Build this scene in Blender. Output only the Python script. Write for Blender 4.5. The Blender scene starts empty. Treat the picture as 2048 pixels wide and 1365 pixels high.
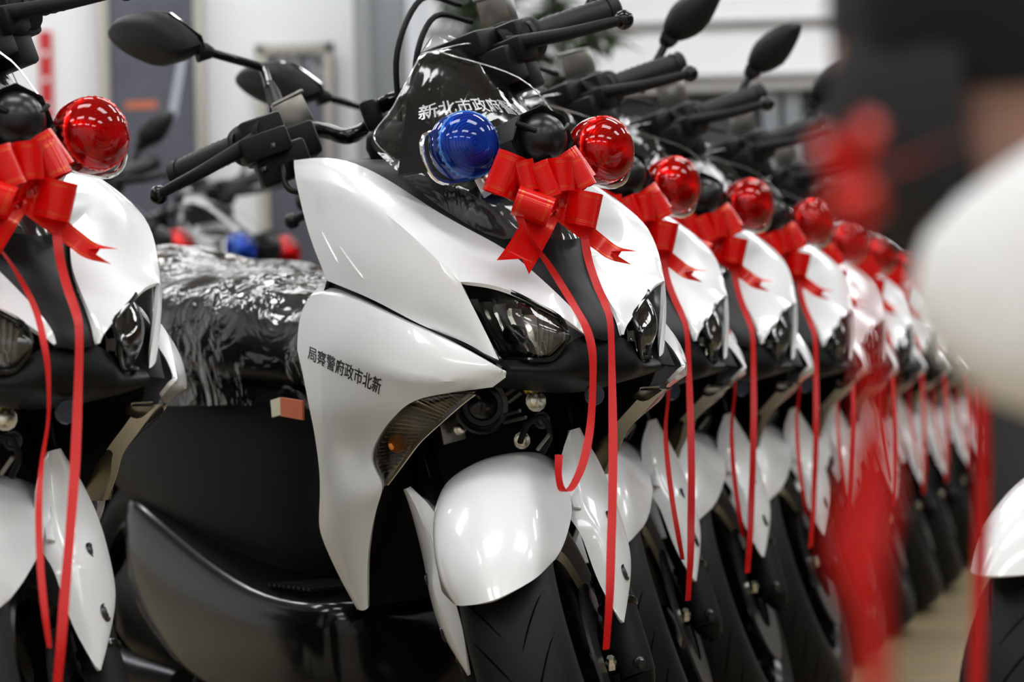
import bpy, bmesh, math, random
import numpy as np
from mathutils import Vector, Matrix, noise
from mathutils.bvhtree import BVHTree
random.seed(7)
C = bpy.context.scene.collection
SC = bpy.context.scene
R = math.radians
# ---------------------------------------------------------------- camera
FPX = 4850.0; CAM_Z = 0.6245; PITCH = 0.0194; ROLL = R(1.7)
def cam_axes():
    f = Vector((0, math.cos(PITCH), math.sin(PITCH))); u = Vector((0, -math.sin(PITCH), math.cos(PITCH))); r = Vector((1, 0, 0))
    c, s = math.cos(ROLL), math.sin(ROLL)
    return r*c - u*s, u*c + r*s, f
CR, CU, CF = cam_axes()
cam = bpy.data.cameras.new('camera'); camo = bpy.data.objects.new('camera', cam); C.objects.link(camo)
camo.matrix_world = Matrix(((CR.x, CU.x, -CF.x, 0), (CR.y, CU.y, -CF.y, 0), (CR.z, CU.z, -CF.z, CAM_Z), (0, 0, 0, 1)))
cam.sensor_width = 36; cam.lens = FPX/2048*36; cam.clip_start = 0.05; cam.clip_end = 100
cam.dof.use_dof = True; cam.dof.focus_distance = 3.02; cam.dof.aperture_fstop = 4.2
SC.camera = camo
# ---------------------------------------------------------------- world and exposure
w = bpy.data.worlds.new('World'); SC.world = w; w.use_nodes = True
w.node_tree.nodes['Background'].inputs[0].default_value = (0.9, 0.95, 1.0, 1); w.node_tree.nodes['Background'].inputs[1].default_value = 0.12
SC.view_settings.view_transform = 'Standard'; SC.view_settings.look = 'None'; SC.view_settings.gamma = 1; SC.view_settings.exposure = -0.38
SC.view_settings.use_curve_mapping = False
PANEL_POWER = 15.0
# ---------------------------------------------------------------- calibrated points: photograph pixel -> place on the scooter
S1 = (0.071, 3.0457, 0.5338); STEER = -0.7382; RAKE = R(27)
def pix_ray(px, py): return CF + CR*((px-1024)/FPX) + CU*((682.5-py)/FPX)
def axes(th): return Vector((math.sin(th), -math.cos(th), 0)), Vector((math.cos(th), math.sin(th), 0)), Vector((0, 0, 1))
def P(px, py, y):
    """point of the scooter (x forward, y to its left, z up) seen at a pixel when it lies y to the side"""
    a, b, c = axes(S1[2]); d = pix_ray(px, py); o = Vector((-S1[0], -S1[1], CAM_Z))
    dl = Vector((d@a, d@b, d@c)); ol = Vector((o@a, o@b, o@c))
    return ol + dl*((y-ol.y)/dl.y)
def W3(px, py, dist):
    d = pix_ray(px, py); return Vector((0, 0, CAM_Z)) + d*dist
AXP = Vector((-0.035, 0, 0.25)); AXD = Vector((-math.sin(RAKE), 0, math.cos(RAKE)))
ROTS = Matrix.Rotation(STEER, 3, AXD)
ROT_OUT = ROTS
def ST(p): return ROT_OUT @ (Vector(p)-AXP) + AXP
def PS(px, py, **k):
    a, b, c = axes(S1[2]); d = pix_ray(px, py); o = Vector((-S1[0], -S1[1], CAM_Z))
    dl = Vector((d@a, d@b, d@c)); ol = Vector((o@a, o@b, o@c))
    inv = ROTS.inverted(); p0 = inv@(ol-AXP)+AXP; p1 = inv@(ol+dl-AXP)+AXP; dd = p1-p0
    key = list(k)[0]; i = 'xyz'.index(key)
    return p0 + dd*((k[key]-p0[i])/dd[i])
# ---------------------------------------------------------------- materials
MATS = {}
def mat(name, col, rough=0.5, metal=0.0, coat=0.0, bump=None, var=None, spec=0.5):
    m = bpy.data.materials.new(name); m.use_nodes = True; nt = m.node_tree; b = nt.nodes['Principled BSDF']
    b.inputs['Base Color'].default_value = (*col, 1); b.inputs['Roughness'].default_value = rough; b.inputs['Metallic'].default_value = metal
    b.inputs['Coat Weight'].default_value = coat; b.inputs['Coat Roughness'].default_value = 0.03; b.inputs['Specular IOR Level'].default_value = spec
    tc = nt.nodes.new('ShaderNodeTexCoord')
    if bump:
        n = nt.nodes.new('ShaderNodeTexNoise'); n.inputs['Scale'].default_value = bump[0]; n.inputs['Detail'].default_value = 4
        nt.links.new(tc.outputs['Object'], n.inputs['Vector'])
        bp = nt.nodes.new('ShaderNodeBump'); bp.inputs['Strength'].default_value = bump[1]; bp.inputs['Distance'].default_value = bump[2]
        nt.links.new(n.outputs['Fac'], bp.inputs['Height']); nt.links.new(bp.outputs['Normal'], b.inputs['Normal'])
    if var:
        n2 = nt.nodes.new('ShaderNodeTexNoise'); n2.inputs['Scale'].default_value = var[0]; n2.inputs['Detail'].default_value = 3
        nt.links.new(tc.outputs['Object'], n2.inputs['Vector'])
        mx = nt.nodes.new('ShaderNodeMix'); mx.data_type = 'RGBA'; mx.inputs[6].default_value = (*col, 1); mx.inputs[7].default_value = (*[c*var[1] for c in col], 1)
        nt.links.new(n2.outputs['Fac'], mx.inputs[0]); nt.links.new(mx.outputs[2], b.inputs['Base Color'])
    MATS[name] = m; return m
def film(name, tint=(1, 1, 1), rough=0.06, base=0.03, ior=1.45, scale=30, strength=0.6, dist=0.01, glow=1.0):
    """clear plastic: mostly see-through, shiny by its fresnel on a wrinkled normal"""
    m = bpy.data.materials.new(name); m.use_nodes = True; nt = m.node_tree; nt.nodes.clear()
    out = nt.nodes.new('ShaderNodeOutputMaterial'); mx = nt.nodes.new('ShaderNodeMixShader'); tr = nt.nodes.new('ShaderNodeBsdfTransparent'); gl = nt.nodes.new('ShaderNodeBsdfGlossy')
    fr = nt.nodes.new('ShaderNodeFresnel'); fr.inputs[0].default_value = ior; tr.inputs[0].default_value = (*tint, 1); gl.inputs['Roughness'].default_value = rough
    gl.inputs['Color'].default_value = (glow, glow, glow, 1)
    tc = nt.nodes.new('ShaderNodeTexCoord'); n = nt.nodes.new('ShaderNodeTexNoise'); n.inputs['Scale'].default_value = scale; n.inputs['Detail'].default_value = 3; n.inputs['Distortion'].default_value = 1.2
    bp = nt.nodes.new('ShaderNodeBump'); bp.inputs['Strength'].default_value = strength; bp.inputs['Distance'].default_value = dist
    nt.links.new(tc.outputs['Object'], n.inputs['Vector']); nt.links.new(n.outputs['Fac'], bp.inputs['Height'])
    nt.links.new(bp.outputs['Normal'], fr.inputs['Normal']); nt.links.new(bp.outputs['Normal'], gl.inputs['Normal'])
    ad = nt.nodes.new('ShaderNodeMath'); ad.operation = 'ADD'; ad.inputs[1].default_value = base; ad.use_clamp = True
    nt.links.new(fr.outputs[0], ad.inputs[0]); nt.links.new(ad.outputs[0], mx.inputs[0])
    nt.links.new(tr.outputs[0], mx.inputs[1]); nt.links.new(gl.outputs[0], mx.inputs[2]); nt.links.new(mx.outputs[0], out.inputs[0])
    MATS[name] = m; return m
WHITE = mat('white_paint', (0.8, 0.81, 0.82), 0.25, 0, 0.7)
BLACK = mat('black_plastic', (0.006, 0.006, 0.0065), 0.45, spec=0.14, bump=(900, 0.12, 0.0006))
SATIN = mat('satin_black_plastic', (0.01, 0.01, 0.011), 0.48, spec=0.16, bump=(1200, 0.15, 0.0005))
GLOSSB = mat('gloss_black', (0.004, 0.004, 0.005), 0.16, spec=0.35)
RUBBER = mat('tyre_rubber', (0.009, 0.009, 0.0095), 0.55, spec=0.18, bump=(300, 0.1, 0.0008))
GRIPM = mat('grip_rubber', (0.009, 0.009, 0.0095), 0.5, spec=0.35, bump=(700, 0.4, 0.001))
CHROME = mat('chrome', (0.85, 0.85, 0.84), 0.12, 1.0)
STEEL = mat('dark_steel', (0.07, 0.07, 0.075), 0.32, 0.9)
GUN = mat('grey_metal', (0.22, 0.21, 0.19), 0.3, 0.85)
SILVER = mat('silver_bolt', (0.7, 0.68, 0.6), 0.25, 1.0)
GOLD = mat('yellow_zinc', (0.6, 0.5, 0.15), 0.3, 1.0)
REFL = mat('lamp_reflector', (0.82, 0.81, 0.77), 0.22, 1.0)
REFLD = mat('smoked_reflector', (0.26, 0.24, 0.2), 0.2, 0.9)
RIMM = mat('beige_lamp_rim', (0.85, 0.79, 0.63), 0.35, 0.0)
DOMEB = mat('dome_black', (0.006,0.006,0.007), 0.3, spec=0.4)
GROOVE = mat('groove_black', (0.0015,0.0015,0.0015), 1.0, spec=0.0)
RIBM = mat('lamp_ribs', (0.5, 0.47, 0.4), 0.22, 0.9)
AMBER = mat('amber_bulb', (0.9, 0.25, 0.03), 0.2, 0, 0.5)
SEATM = mat('seat_vinyl', (0.008, 0.0085, 0.012), 0.45, spec=0.35, bump=(500, 0.2, 0.001))
REDPLASTIC = mat('red_reflector_plastic', (0.75, 0.02, 0.015), 0.22, 0.6)
BLUEPLASTIC = mat('blue_reflector_plastic', (0.05, 0.2, 0.55), 0.3, 0.4)
PRINTW = mat('white_print', (0.85, 0.85, 0.85), 0.5)
PRINTB = mat('black_print', (0.012, 0.012, 0.013), 0.4)
LIME = mat('lime_stripe', (0.35, 0.62, 0.06), 0.4)
ORANGE = mat('orange_tape', (0.55, 0.14, 0.06), 0.6)
CREAM = mat('cream_tape', (0.7, 0.65, 0.5), 0.6)
CLEAR = film('clear_lens', (0.93, 0.93, 0.92), 0.04, 0.02, 1.5, 60, 0.15, 0.002)
SMOKE = film('smoked_lens', (0.75, 0.7, 0.62), 0.06, 0.05, 1.5, 120, 0.25, 0.002)
FILM = film('clear_film', (0.96, 0.96, 0.97), 0.1, 0.035, 1.42, 9, 0.35, 0.02)
FILMS = film('seat_film', (0.93, 0.93, 0.95), 0.11, 0.03, 1.45, 10, 0.55, 0.04)
def lens_mat(name, col):
    m = bpy.data.materials.new(name); m.use_nodes = True; nt = m.node_tree; nt.nodes.clear()
    out = nt.nodes.new('ShaderNodeOutputMaterial'); mx = nt.nodes.new('ShaderNodeMixShader'); tr = nt.nodes.new('ShaderNodeBsdfTransparent'); gl = nt.nodes.new('ShaderNodeBsdfGlossy')
    fr = nt.nodes.new('ShaderNodeFresnel'); fr.inputs[0].default_value = 1.5; tr.inputs[0].default_value = (*col, 1); gl.inputs['Roughness'].default_value = 0.02
    nt.links.new(fr.outputs[0], mx.inputs[0]); nt.links.new(tr.outputs[0], mx.inputs[1]); nt.links.new(gl.outputs[0], mx.inputs[2]); nt.links.new(mx.outputs[0], out.inputs[0]); return m
REDLENS = lens_mat('red_lens', (0.95, 0.12, 0.1)); BLUELENS = lens_mat('blue_lens', (0.3, 0.55, 0.95))
def ribbon_mat():
    m = bpy.data.materials.new('red_ribbon'); m.use_nodes = True; nt = m.node_tree; b = nt.nodes['Principled BSDF']
    uv = nt.nodes.new('ShaderNodeUVMap'); sp = nt.nodes.new('ShaderNodeSeparateXYZ'); nt.links.new(uv.outputs[0], sp.inputs[0])
    ab = nt.nodes.new('ShaderNodeMath'); ab.operation = 'SUBTRACT'; ab.inputs[1].default_value = 0.5; nt.links.new(sp.outputs['Y'], ab.inputs[0])
    a2 = nt.nodes.new('ShaderNodeMath'); a2.operation = 'ABSOLUTE'; nt.links.new(ab.outputs[0], a2.inputs[0])
    cr = nt.nodes.new('ShaderNodeValToRGB'); nt.links.new(a2.outputs[0], cr.inputs[0]); cr.color_ramp.interpolation = 'CONSTANT'
    e = cr.color_ramp.elements; e[0].position = 0; e[0].color = (0, 0, 0, 1); e[1].position = 0.34; e[1].color = (1, 1, 1, 1)
    for p, v in ((0.348, 0), (0.385, 1), (0.393, 0)): q = e.new(p); q.color = (v, v, v, 1)
    mx = nt.nodes.new('ShaderNodeMix'); mx.data_type = 'RGBA'; mx.inputs[6].default_value = (0.62, 0.002, 0.0015, 1); mx.inputs[7].default_value = (0.5, 0.2, 0.03, 1)
    nt.links.new(cr.outputs[0], mx.inputs[0]); nt.links.new(mx.outputs[2], b.inputs['Base Color']); nt.links.new(cr.outputs[0], b.inputs['Metallic'])
    b.inputs['Roughness'].default_value = 0.24; b.inputs['Coat Weight'].default_value = 0.15; b.inputs['Coat Roughness'].default_value = 0.08; b.inputs['Specular IOR Level'].default_value = 0.6; b.inputs['Specular Tint'].default_value = (1, 0.35, 0.3, 1)
    return m
RIBBON = ribbon_mat(); STREAM = mat('red_streamer', (0.52, 0.006, 0.005), 0.42, spec=0.3)
# ---------------------------------------------------------------- mesh helpers
def link(name, me, parent=None):
    o = bpy.data.objects.new(name, me); C.objects.link(o)
    if parent: o.parent = parent
    return o
def finish(name, bm, m, parent=None, sub=0, solid=0, bevel=0, angle=40, ref=None, off=-1):
    """bake modifiers and link as one mesh object"""
    bmesh.ops.remove_doubles(bm, verts=bm.verts, dist=1e-5)
    bmesh.ops.recalc_face_normals(bm, faces=bm.faces)
    if ref is not None:
        s = sum((f.normal.dot(f.calc_center_median()-Vector(ref))*f.calc_area() for f in bm.faces))
        if s < 0: bmesh.ops.reverse_faces(bm, faces=bm.faces)
    me = bpy.data.meshes.new(name); bm.to_mesh(me); bm.free()
    o = link(name, me, parent)
    if bevel:
        md = o.modifiers.new('b', 'BEVEL'); md.width = bevel; md.segments = 2; md.limit_method = 'ANGLE'; md.angle_limit = R(30)
    if sub:
        md = o.modifiers.new('s', 'SUBSURF'); md.levels = sub; md.render_levels = sub; md.boundary_smooth = 'PRESERVE_CORNERS'
    if solid:
        md = o.modifiers.new('t', 'SOLIDIFY'); md.thickness = solid; md.offset = off
    if o.modifiers:
        dg = bpy.context.evaluated_depsgraph_get(); m2 = bpy.data.meshes.new_from_object(o.evaluated_get(dg)); o.modifiers.clear()
        o.data = m2; m2.name = name; bpy.data.meshes.remove(me); me = m2
    for p in me.polygons: p.use_smooth = True
    me.set_sharp_from_angle(angle=R(angle))
    me.materials.clear(); me.materials.append(m)
    return o
def grids(name, gs, m, parent, sub=2, solid=0.004, crease=(), ref=(-0.3, 0, 0.65), st=False, angle=50, off=-1):
    bm = bmesh.new(); cl = bm.edges.layers.float.new('crease_edge'); cr = []
    for gi, g in enumerate(gs):
        vs = [[bm.verts.new(ST(p) if st else p) for p in row] for row in g]
        for i in range(len(g)-1):
            for j in range(len(g[i])-1):
                q = [vs[i][j], vs[i][j+1], vs[i+1][j+1], vs[i+1][j]]
                u = []
                for v in q:
                    if all((v.co-k.co).length > 1e-6 for k in u): u.append(v)
                if len(u) > 2: bm.faces.new(u)
        for (a, kind, idx, val) in crease:
            if a != gi: continue
            line = vs[idx] if kind == 'r' else [row[idx] for row in vs]
            for p, q in zip(line, line[1:]):
                e = bm.edges.get((p, q))
                if e: e[cl] = val
    return finish(name, bm, m, parent, sub, solid, 0, angle, ref, off)
def catmull(pts, n=6):
    pts = [Vector(p) for p in pts]
    if len(pts) < 3: return [pts[0].lerp(pts[-1], i/n) for i in range(n+1)]
    q = [2*pts[0]-pts[1]] + pts + [2*pts[-1]-pts[-2]]; out = []
    for i in range(1, len(q)-2):
        a, b, c, d = q[i-1:i+3]
        for k in range(n):
            t = k/n; out.append(0.5*((2*b)+(c-a)*t+(2*a-5*b+4*c-d)*t*t+(3*b-a-3*c+d)*t**3))
    return out+[pts[-1]]
def frames(pts):
    T = [(pts[min(i+1, len(pts)-1)]-pts[max(i-1, 0)]).normalized() for i in range(len(pts))]
    n = T[0].orthogonal().normalized(); N = []
    for t in T:
        n = (n-t*n.dot(t)).normalized(); N.append(n)
    return T, N
def add_tube(bm, pts, rad, seg=12, cap=True, smooth=0):
    pts = [Vector(p) for p in pts]
    rr = [rad]*len(pts) if not isinstance(rad, (list, tuple)) else list(rad)
    if smooth:
        k = len(pts); pp = catmull(pts, smooth); rr = [rr[min(int(i/smooth), k-1)]*(1-(i % smooth)/smooth)+rr[min(int(i/smooth)+1, k-1)]*((i % smooth)/smooth) for i in range(len(pp))]; pts = pp
    T, N = frames(pts); rings = []
    for p, t, n, r in zip(pts, T, N, rr):
        b = t.cross(n); rings.append([bm.verts.new(p+(n*math.cos(a)+b*math.sin(a))*r) for a in [2*math.pi*i/seg for i in range(seg)]])
    for A, B in zip(rings, rings[1:]):
        for i in range(seg): bm.faces.new((A[i], A[(i+1) % seg], B[(i+1) % seg], B[i]))
    if cap:
        for r_ in (rings[0], rings[-1]):
            bm.faces.new(r_)
def tube(name, pts, rad, m, parent, seg=12, smooth=0, st=False):
    bm = bmesh.new(); add_tube(bm, [ST(p) for p in pts] if st else pts, rad, seg, True, smooth); return finish(name, bm, m, parent)
def add_lathe(bm, prof, o, d, seg=32, wob=None):
    """profile of (along, radius) about the axis d from o"""
    d = Vector(d).normalized(); n = d.orthogonal().normalized(); b = d.cross(n); o = Vector(o); rings = []
    for k, (h, r) in enumerate(prof):
        if r < 1e-6: rings.append([bm.verts.new(o+d*h)]); continue
        rings.append([bm.verts.new(o+d*h+(n*math.cos(a)+b*math.sin(a))*(r*(1+(wob(k, i) if wob else 0)))) for i, a in enumerate([2*math.pi*i/seg for i in range(seg)])])
    for A, B in zip(rings, rings[1:]):
        for i in range(seg):
            q = [A[i % len(A)], A[(i+1) % len(A)], B[(i+1) % len(B)], B[i % len(B)]]
            u = list(dict.fromkeys(q))
            if len(u) > 2: bm.faces.new(u)
def lathe(name, prof, o, d, m, parent, seg=32, st=False, wob=None, angle=40):
    bm = bmesh.new()
    if st: d = ROT_OUT@Vector(d); o = ST(o)
    add_lathe(bm, prof, o, d, seg, wob); return finish(name, bm, m, parent, angle=angle)
def add_box(bm, c, s, rot=None):
    M = Matrix.Translation(c) @ (rot.to_4x4() if rot else Matrix.Identity(4)) @ Matrix.Diagonal((*s, 1))
    bmesh.ops.create_cube(bm, size=1, matrix=M)
def add_prism(bm, loop, ext):
    a = [bm.verts.new(p) for p in loop]; b = [bm.verts.new(Vector(p)+Vector(ext)) for p in loop]
    bm.faces.new(a); bm.faces.new(b[::-1]); n = len(a)
    for i in range(n): bm.faces.new((a[i], b[i], b[(i+1) % n], a[(i+1) % n]))
def steer_bm(bm):
    for v in bm.verts: v.co = ST(v.co)
def box(name, c, s, m, parent, rot=None, bevel=0.003, st=False):
    bm = bmesh.new(); add_box(bm, c, s, rot)
    if st: steer_bm(bm)
    return finish(name, bm, m, parent, bevel=bevel)
def my(rows): return [[Vector((p.x, -p.y, p.z)) for p in r] for r in rows]
def empty(name, label, cat, group=None, loc=(0, 0, 0), rz=0):
    o = bpy.data.objects.new(name, None); C.objects.link(o); o.empty_display_size = 0.1
    o.location = loc; o.rotation_euler = (0, 0, rz); tag(o, label, cat, group); return o
def tag(o, label, cat, group=None):
    o['label'] = label; o['category'] = cat
    if group: o['group'] = group
    return o
def structure(o): o['kind'] = 'structure'; return o
def both(fn):
    fn(-1); fn(1)
def F(s, p): return Vector((p[0], p[1]*s, p[2]))
def text_mesh(body):
    cu = bpy.data.curves.new('t', 'FONT'); cu.body = body; cu.size = 1; cu.resolution_u = 2; cu.offset = 0.012
    o = bpy.data.objects.new('t', cu); C.objects.link(o); dg = bpy.context.evaluated_depsgraph_get(); dg.update()
    me = bpy.data.meshes.new_from_object(o.evaluated_get(dg)); bpy.data.objects.remove(o)
    bm = bmesh.new(); bm.from_mesh(me); bpy.data.meshes.remove(me)
    xs = [v.co.x for v in bm.verts]; ys = [v.co.y for v in bm.verts]
    for v in bm.verts: v.co = Vector(((v.co.x-min(xs))/(max(xs)-min(xs)), (v.co.y-min(ys))/(max(ys)-min(ys)), 0))
    return bm
# ================================================================ room
FLOOR_M = mat('beige_floor', (0.36, 0.31, 0.22), 0.28)
def floor_mat():
    nt = FLOOR_M.node_tree; b = nt.nodes['Principled BSDF']; tc = nt.nodes.new('ShaderNodeTexCoord'); mp = nt.nodes.new('ShaderNodeMapping'); mp.inputs['Scale'].default_value = (0.6, 7, 1)
    br = nt.nodes.new('ShaderNodeTexBrick'); br.inputs['Scale'].default_value = 1.0; br.inputs['Mortar Size'].default_value = 0.006; br.inputs['Brick Width'].default_value = 1.2; br.inputs['Row Height'].default_value = 0.15
    br.inputs['Color1'].default_value = (0.37, 0.29, 0.165, 1); br.inputs['Color2'].default_value = (0.44, 0.35, 0.2, 1); br.inputs['Mortar'].default_value = (0.2, 0.16, 0.1, 1)
    n = nt.nodes.new('ShaderNodeTexNoise'); n.inputs['Scale'].default_value = 5; n.inputs['Detail'].default_value = 6
    mx = nt.nodes.new('ShaderNodeMix'); mx.data_type = 'RGBA'; mx.blend_type = 'MULTIPLY'; mx.inputs[0].default_value = 0.35
    nt.links.new(tc.outputs['Object'], br.inputs['Vector']); nt.links.new(tc.outputs['Object'], mp.inputs['Vector']); nt.links.new(mp.outputs[0], n.inputs['Vector'])
    nt.links.new(br.outputs['Color'], mx.inputs[6]); nt.links.new(n.outputs['Color'], mx.inputs[7]); nt.links.new(mx.outputs[2], b.inputs['Base Color'])
floor_mat()
WALL = mat('white_wall', (0.78, 0.79, 0.81), 0.75, bump=(60, 0.05, 0.002)); WALLD = mat('grey_wall', (0.2, 0.19, 0.17), 0.7)
CEIL = mat('ceiling_paint', (0.6, 0.6, 0.6), 0.9); PILLAR = mat('grey_pillar', (0.17, 0.18, 0.19), 0.55, var=(3, 1.25)); DARKT = mat('dark_base', (0.035, 0.037, 0.045), 0.6)
X0, X1, Y0, Y1, ZC = -5.0, 6.0, -3.2, 12.7, 3.3
def slab(name, c, s, m):
    bm = bmesh.new(); add_box(bm, c, s); return structure(finish(name, bm, m))
slab('floor', ((X0+X1)/2, (Y0+Y1)/2, -0.05), (X1-X0+0.4, Y1-Y0+0.4, 0.1), FLOOR_M)
slab('ceiling', ((X0+X1)/2, (Y0+Y1)/2, ZC+0.05), (X1-X0+0.4, Y1-Y0+0.4, 0.1), CEIL)
slab('wall_back', ((X0+X1)/2, Y1+0.05, ZC/2), (X1-X0+0.4, 0.1, ZC), WALL)
slab('wall_rear', ((X0-.62)/2, 10.08, ZC/2), (-.62-X0, .12, ZC), WALL)
slab('wall_front', ((X0+X1)/2, Y0-0.05, ZC/2), (X1-X0+0.4, 0.1, ZC), WALL)
slab('wall_left', (X0-0.05, (Y0+Y1)/2, ZC/2), (0.1, Y1-Y0, ZC), WALL)
slab('wall_right', (X1+0.05, (Y0+Y1)/2, ZC/2), (0.1, Y1-Y0, ZC), WALLD)
slab('baseboard_back', ((X0+X1)/2, Y1-0.012, 0.06), (X1-X0, 0.024, 0.12), DARKT)
E_LAMP = bpy.data.materials.new('lamp_diffuser'); E_LAMP.use_nodes = True
_b = E_LAMP.node_tree.nodes['Principled BSDF']; _b.inputs['Base Color'].default_value = (0.9, 0.9, 0.9, 1); _b.inputs['Emission Color'].default_value = (0.96, 0.98, 1.0, 1); _b.inputs['Emission Strength'].default_value = PANEL_POWER
FRAME = mat('lamp_frame', (0.7, 0.7, 0.7), 0.4)
def ceiling_light(loc, label):
    bm = bmesh.new(); add_box(bm, (0, 0, -0.012), (1.18, 0.58, 0.01)); d = None
    root = empty('ceiling_light', label, 'light', 'ceiling light panels', loc)
    d = finish('diffuser', bm, E_LAMP, root)
    bm = bmesh.new()
    for x, y, sx, sy in ((0, 0.3, 1.24, 0.03), (0, -0.3, 1.24, 0.03), (0.605, 0, 0.03, 0.6), (-0.605, 0, 0.03, 0.6)): add_box(bm, (x, y, -0.012), (sx, sy, 0.024))
    finish('frame', bm, FRAME, root)
    return root
for x in (-2.6, -0.6, 1.4, 3.4):
    for y in (-1.8, 0.4, 2.6, 4.8, 7.0, 9.2, 11.4):
        ceiling_light((x, y, ZC), 'rectangular white light panel set in the ceiling')
# ================================================================ scooter
def build_scooter():
    root = empty('police_scooter', '', 'scooter', 'row of police scooters', (S1[0], S1[1], 0), S1[2]-math.pi/2)
    T = lambda L, s=-1: [F(-s, P(a, b, -y)) for a, b, y in L]      # pixel list of the right-hand side, mirrored for s=+1
    r0 = [(588,321,.175),(645,313,.168),(708,322,.155),(790,366,.13),(880,430,.105),(990,485,.068)]
    r0a = r0[-1:]+[(1028,511,.055),(1066,543,.044),(1108,581,.036),(1144,616,.03),(1172,648,.026),(1177,670,.024)]
    r1 = [(588,333,.188),(646,331,.186),(706,344,.18),(791,397,.168),(872,463,.147),(955,522,.115)]
    r1a = r1[-1:]+[(1005,545,.092),(1046,568,.074),(1096,601,.056),(1138,632,.04),(1163,660,.031),(1175,671,.026)]
    r2 = [(591,358,.198),(650,368,.2),(705,378,.198),(790,438,.19),(858,503,.172),(919,563,.152)]
    r2a = r2[-1:]+[(975,567,.125),(1028,583,.10),(1080,609,.075),(1128,636,.05),(1153,655,.036),(1171,671,.028)]
    r2s = r2[-1:]+[(954,629,.138),(989,701,.121),(1003,731,.116)]
    r3 = [(615,470,.203),(672,480,.207),(730,497,.205),(805,545,.193),(862,590,.175),(922,622,.154)]
    r3s = r3[-1:]+[(955,665,.139),(991,713,.122),(1005,732,.1155)]
    r4 = [(655,562,.2),(700,580,.203),(750,601,.2),(815,637,.186),(862,660,.168),(915,678,.15)]
    r4s = r4[-1:]+[(957,699,.138),(994,725,.122),(1006,733,.115)]
    for s in (-1, 1):
        t = lambda L: T(L, s)
        grids('upper_cowl', [[t(r0), t(r1), t(r2), t(r3), t(r4)], [t(r0a), t(r1a), t(r2a)], [t(r2s), t(r3s), t(r4s)]], WHITE, root, 2, 0.005,
              crease=((0, 'r', 2, 0.7), (0, 'r', 1, 0.6), (2, 'r', 0, 0.7)), ref=(-0.2, 0, 0.7))
    # two raised creases pressed into each upper cowl
    for cw in [o for o in bpy.data.objects if o.parent is root and o.name.startswith('upper_cowl')]:
        bv = BVHTree.FromPolygons([v.co for v in cw.data.vertices], [p.vertices for p in cw.data.polygons]); s = 1 if sum(v.co.y for v in cw.data.vertices) > 0 else -1
        for (x1, y1), (x2, y2) in (((640,462),(676,530)), ((676,490),(724,560))):
            pts = []
            for k in range(9):
                q = F(-s, P(x1+(x2-x1)*k/8, y1+(y2-y1)*k/8, -.205)); h = bv.ray_cast(Vector((q.x, q.y*1.4, q.z)), Vector((0, -s, 0)))
                if h[0] is not None: pts.append(h[0]+Vector((0, -s*.0006, 0)))
            if len(pts) > 3: tube('pressed_crease', pts, [.0004]+[.0022]*(len(pts)-2)+[.0004], WHITE, cw, 8)
    # lower side panels
    A = [(637,574,.178),(683,571,.185),(771,615,.18),(852,655,.165),(933,697,.151),(1003,738,.132)]
    A2 = [(622,590,.198),(672,580,.207),(765,622,.204),(859,665,.18),(933,698,.155),(1005,740,.134)]
    B = [(597,628,.205),(655,620,.216),(748,662,.215),(842,703,.197),(928,733,.165),(1009,746,.132)]
    Cc = [(594,700,.212),(650,695,.22),(730,730,.219),(822,766,.208),(925,764,.165),(1012,755,.127)]
    D = [(606,748,.214),(655,755,.219),(730,775,.213),(822,799,.194),(898,786,.16),(985,775,.131)]
    E_ = [D[:4], [(617,810,.214),(660,812,.219),(715,825,.21),(790,832,.188)], [(627,855,.21),(665,860,.213),(706,865,.191),(765,860,.183)],
          [(634,900,.205),(668,905,.205),(702,905,.180),(745,897,.179)], [(640,950,.2),(672,950,.2),(706,945,.186),(740,922,.177)],
          [(640,1000,.195),(668,995,.197),(710,985,.192),(753,947,.174)], [(637,1041,.19),(665,1035,.194),(718,1015,.186),(770,975,.17)],
          [(640,1068,.185),(668,1070,.189),(708,1050,.182),(753,1012,.167)], [(658,1111,.175),(683,1110,.18),(712,1100,.172),(737,1090,.163)],
          [(683,1164,.16),(700,1162,.166),(718,1158,.162),(734,1150,.157)], [(714,1219,.15),(721,1222,.152),(729,1222,.152),(736,1217,.149)]]
    lower = {}
    for s in (-1, 1):
        t = lambda L: T(L, s)
        lower[s] = grids('side_panel', [[t(A), t(A2), t(B), t(Cc), t(D)], [t(q) for q in E_]], WHITE, root, 2, 0.005,
                         crease=((0, 'r', 1, 0.6), (0, 'r', 3, 0.85), (1, 'c', 3, 0.5)), ref=(-0.3, 0, 0.6))
    for s in (-1, 1):                                                # dark filler showing in the gap between cowl and side panel
        t = lambda L: [p+Vector((-.004, -s*.014, 0)) for p in T(L, s)]
        u = r4[:5]+[(957,699,.138),(1006,733,.115)]; lo_ = [A2[0], A2[1], (718,600,.205), A2[2], A2[3], A2[4], A2[5]]
        grids('inner_side_cover', [[t(u), [p.lerp(q, .5) for p, q in zip(t(u), t(lo_))], t(lo_)]], BLACK, root, 1, 0.002)
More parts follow.
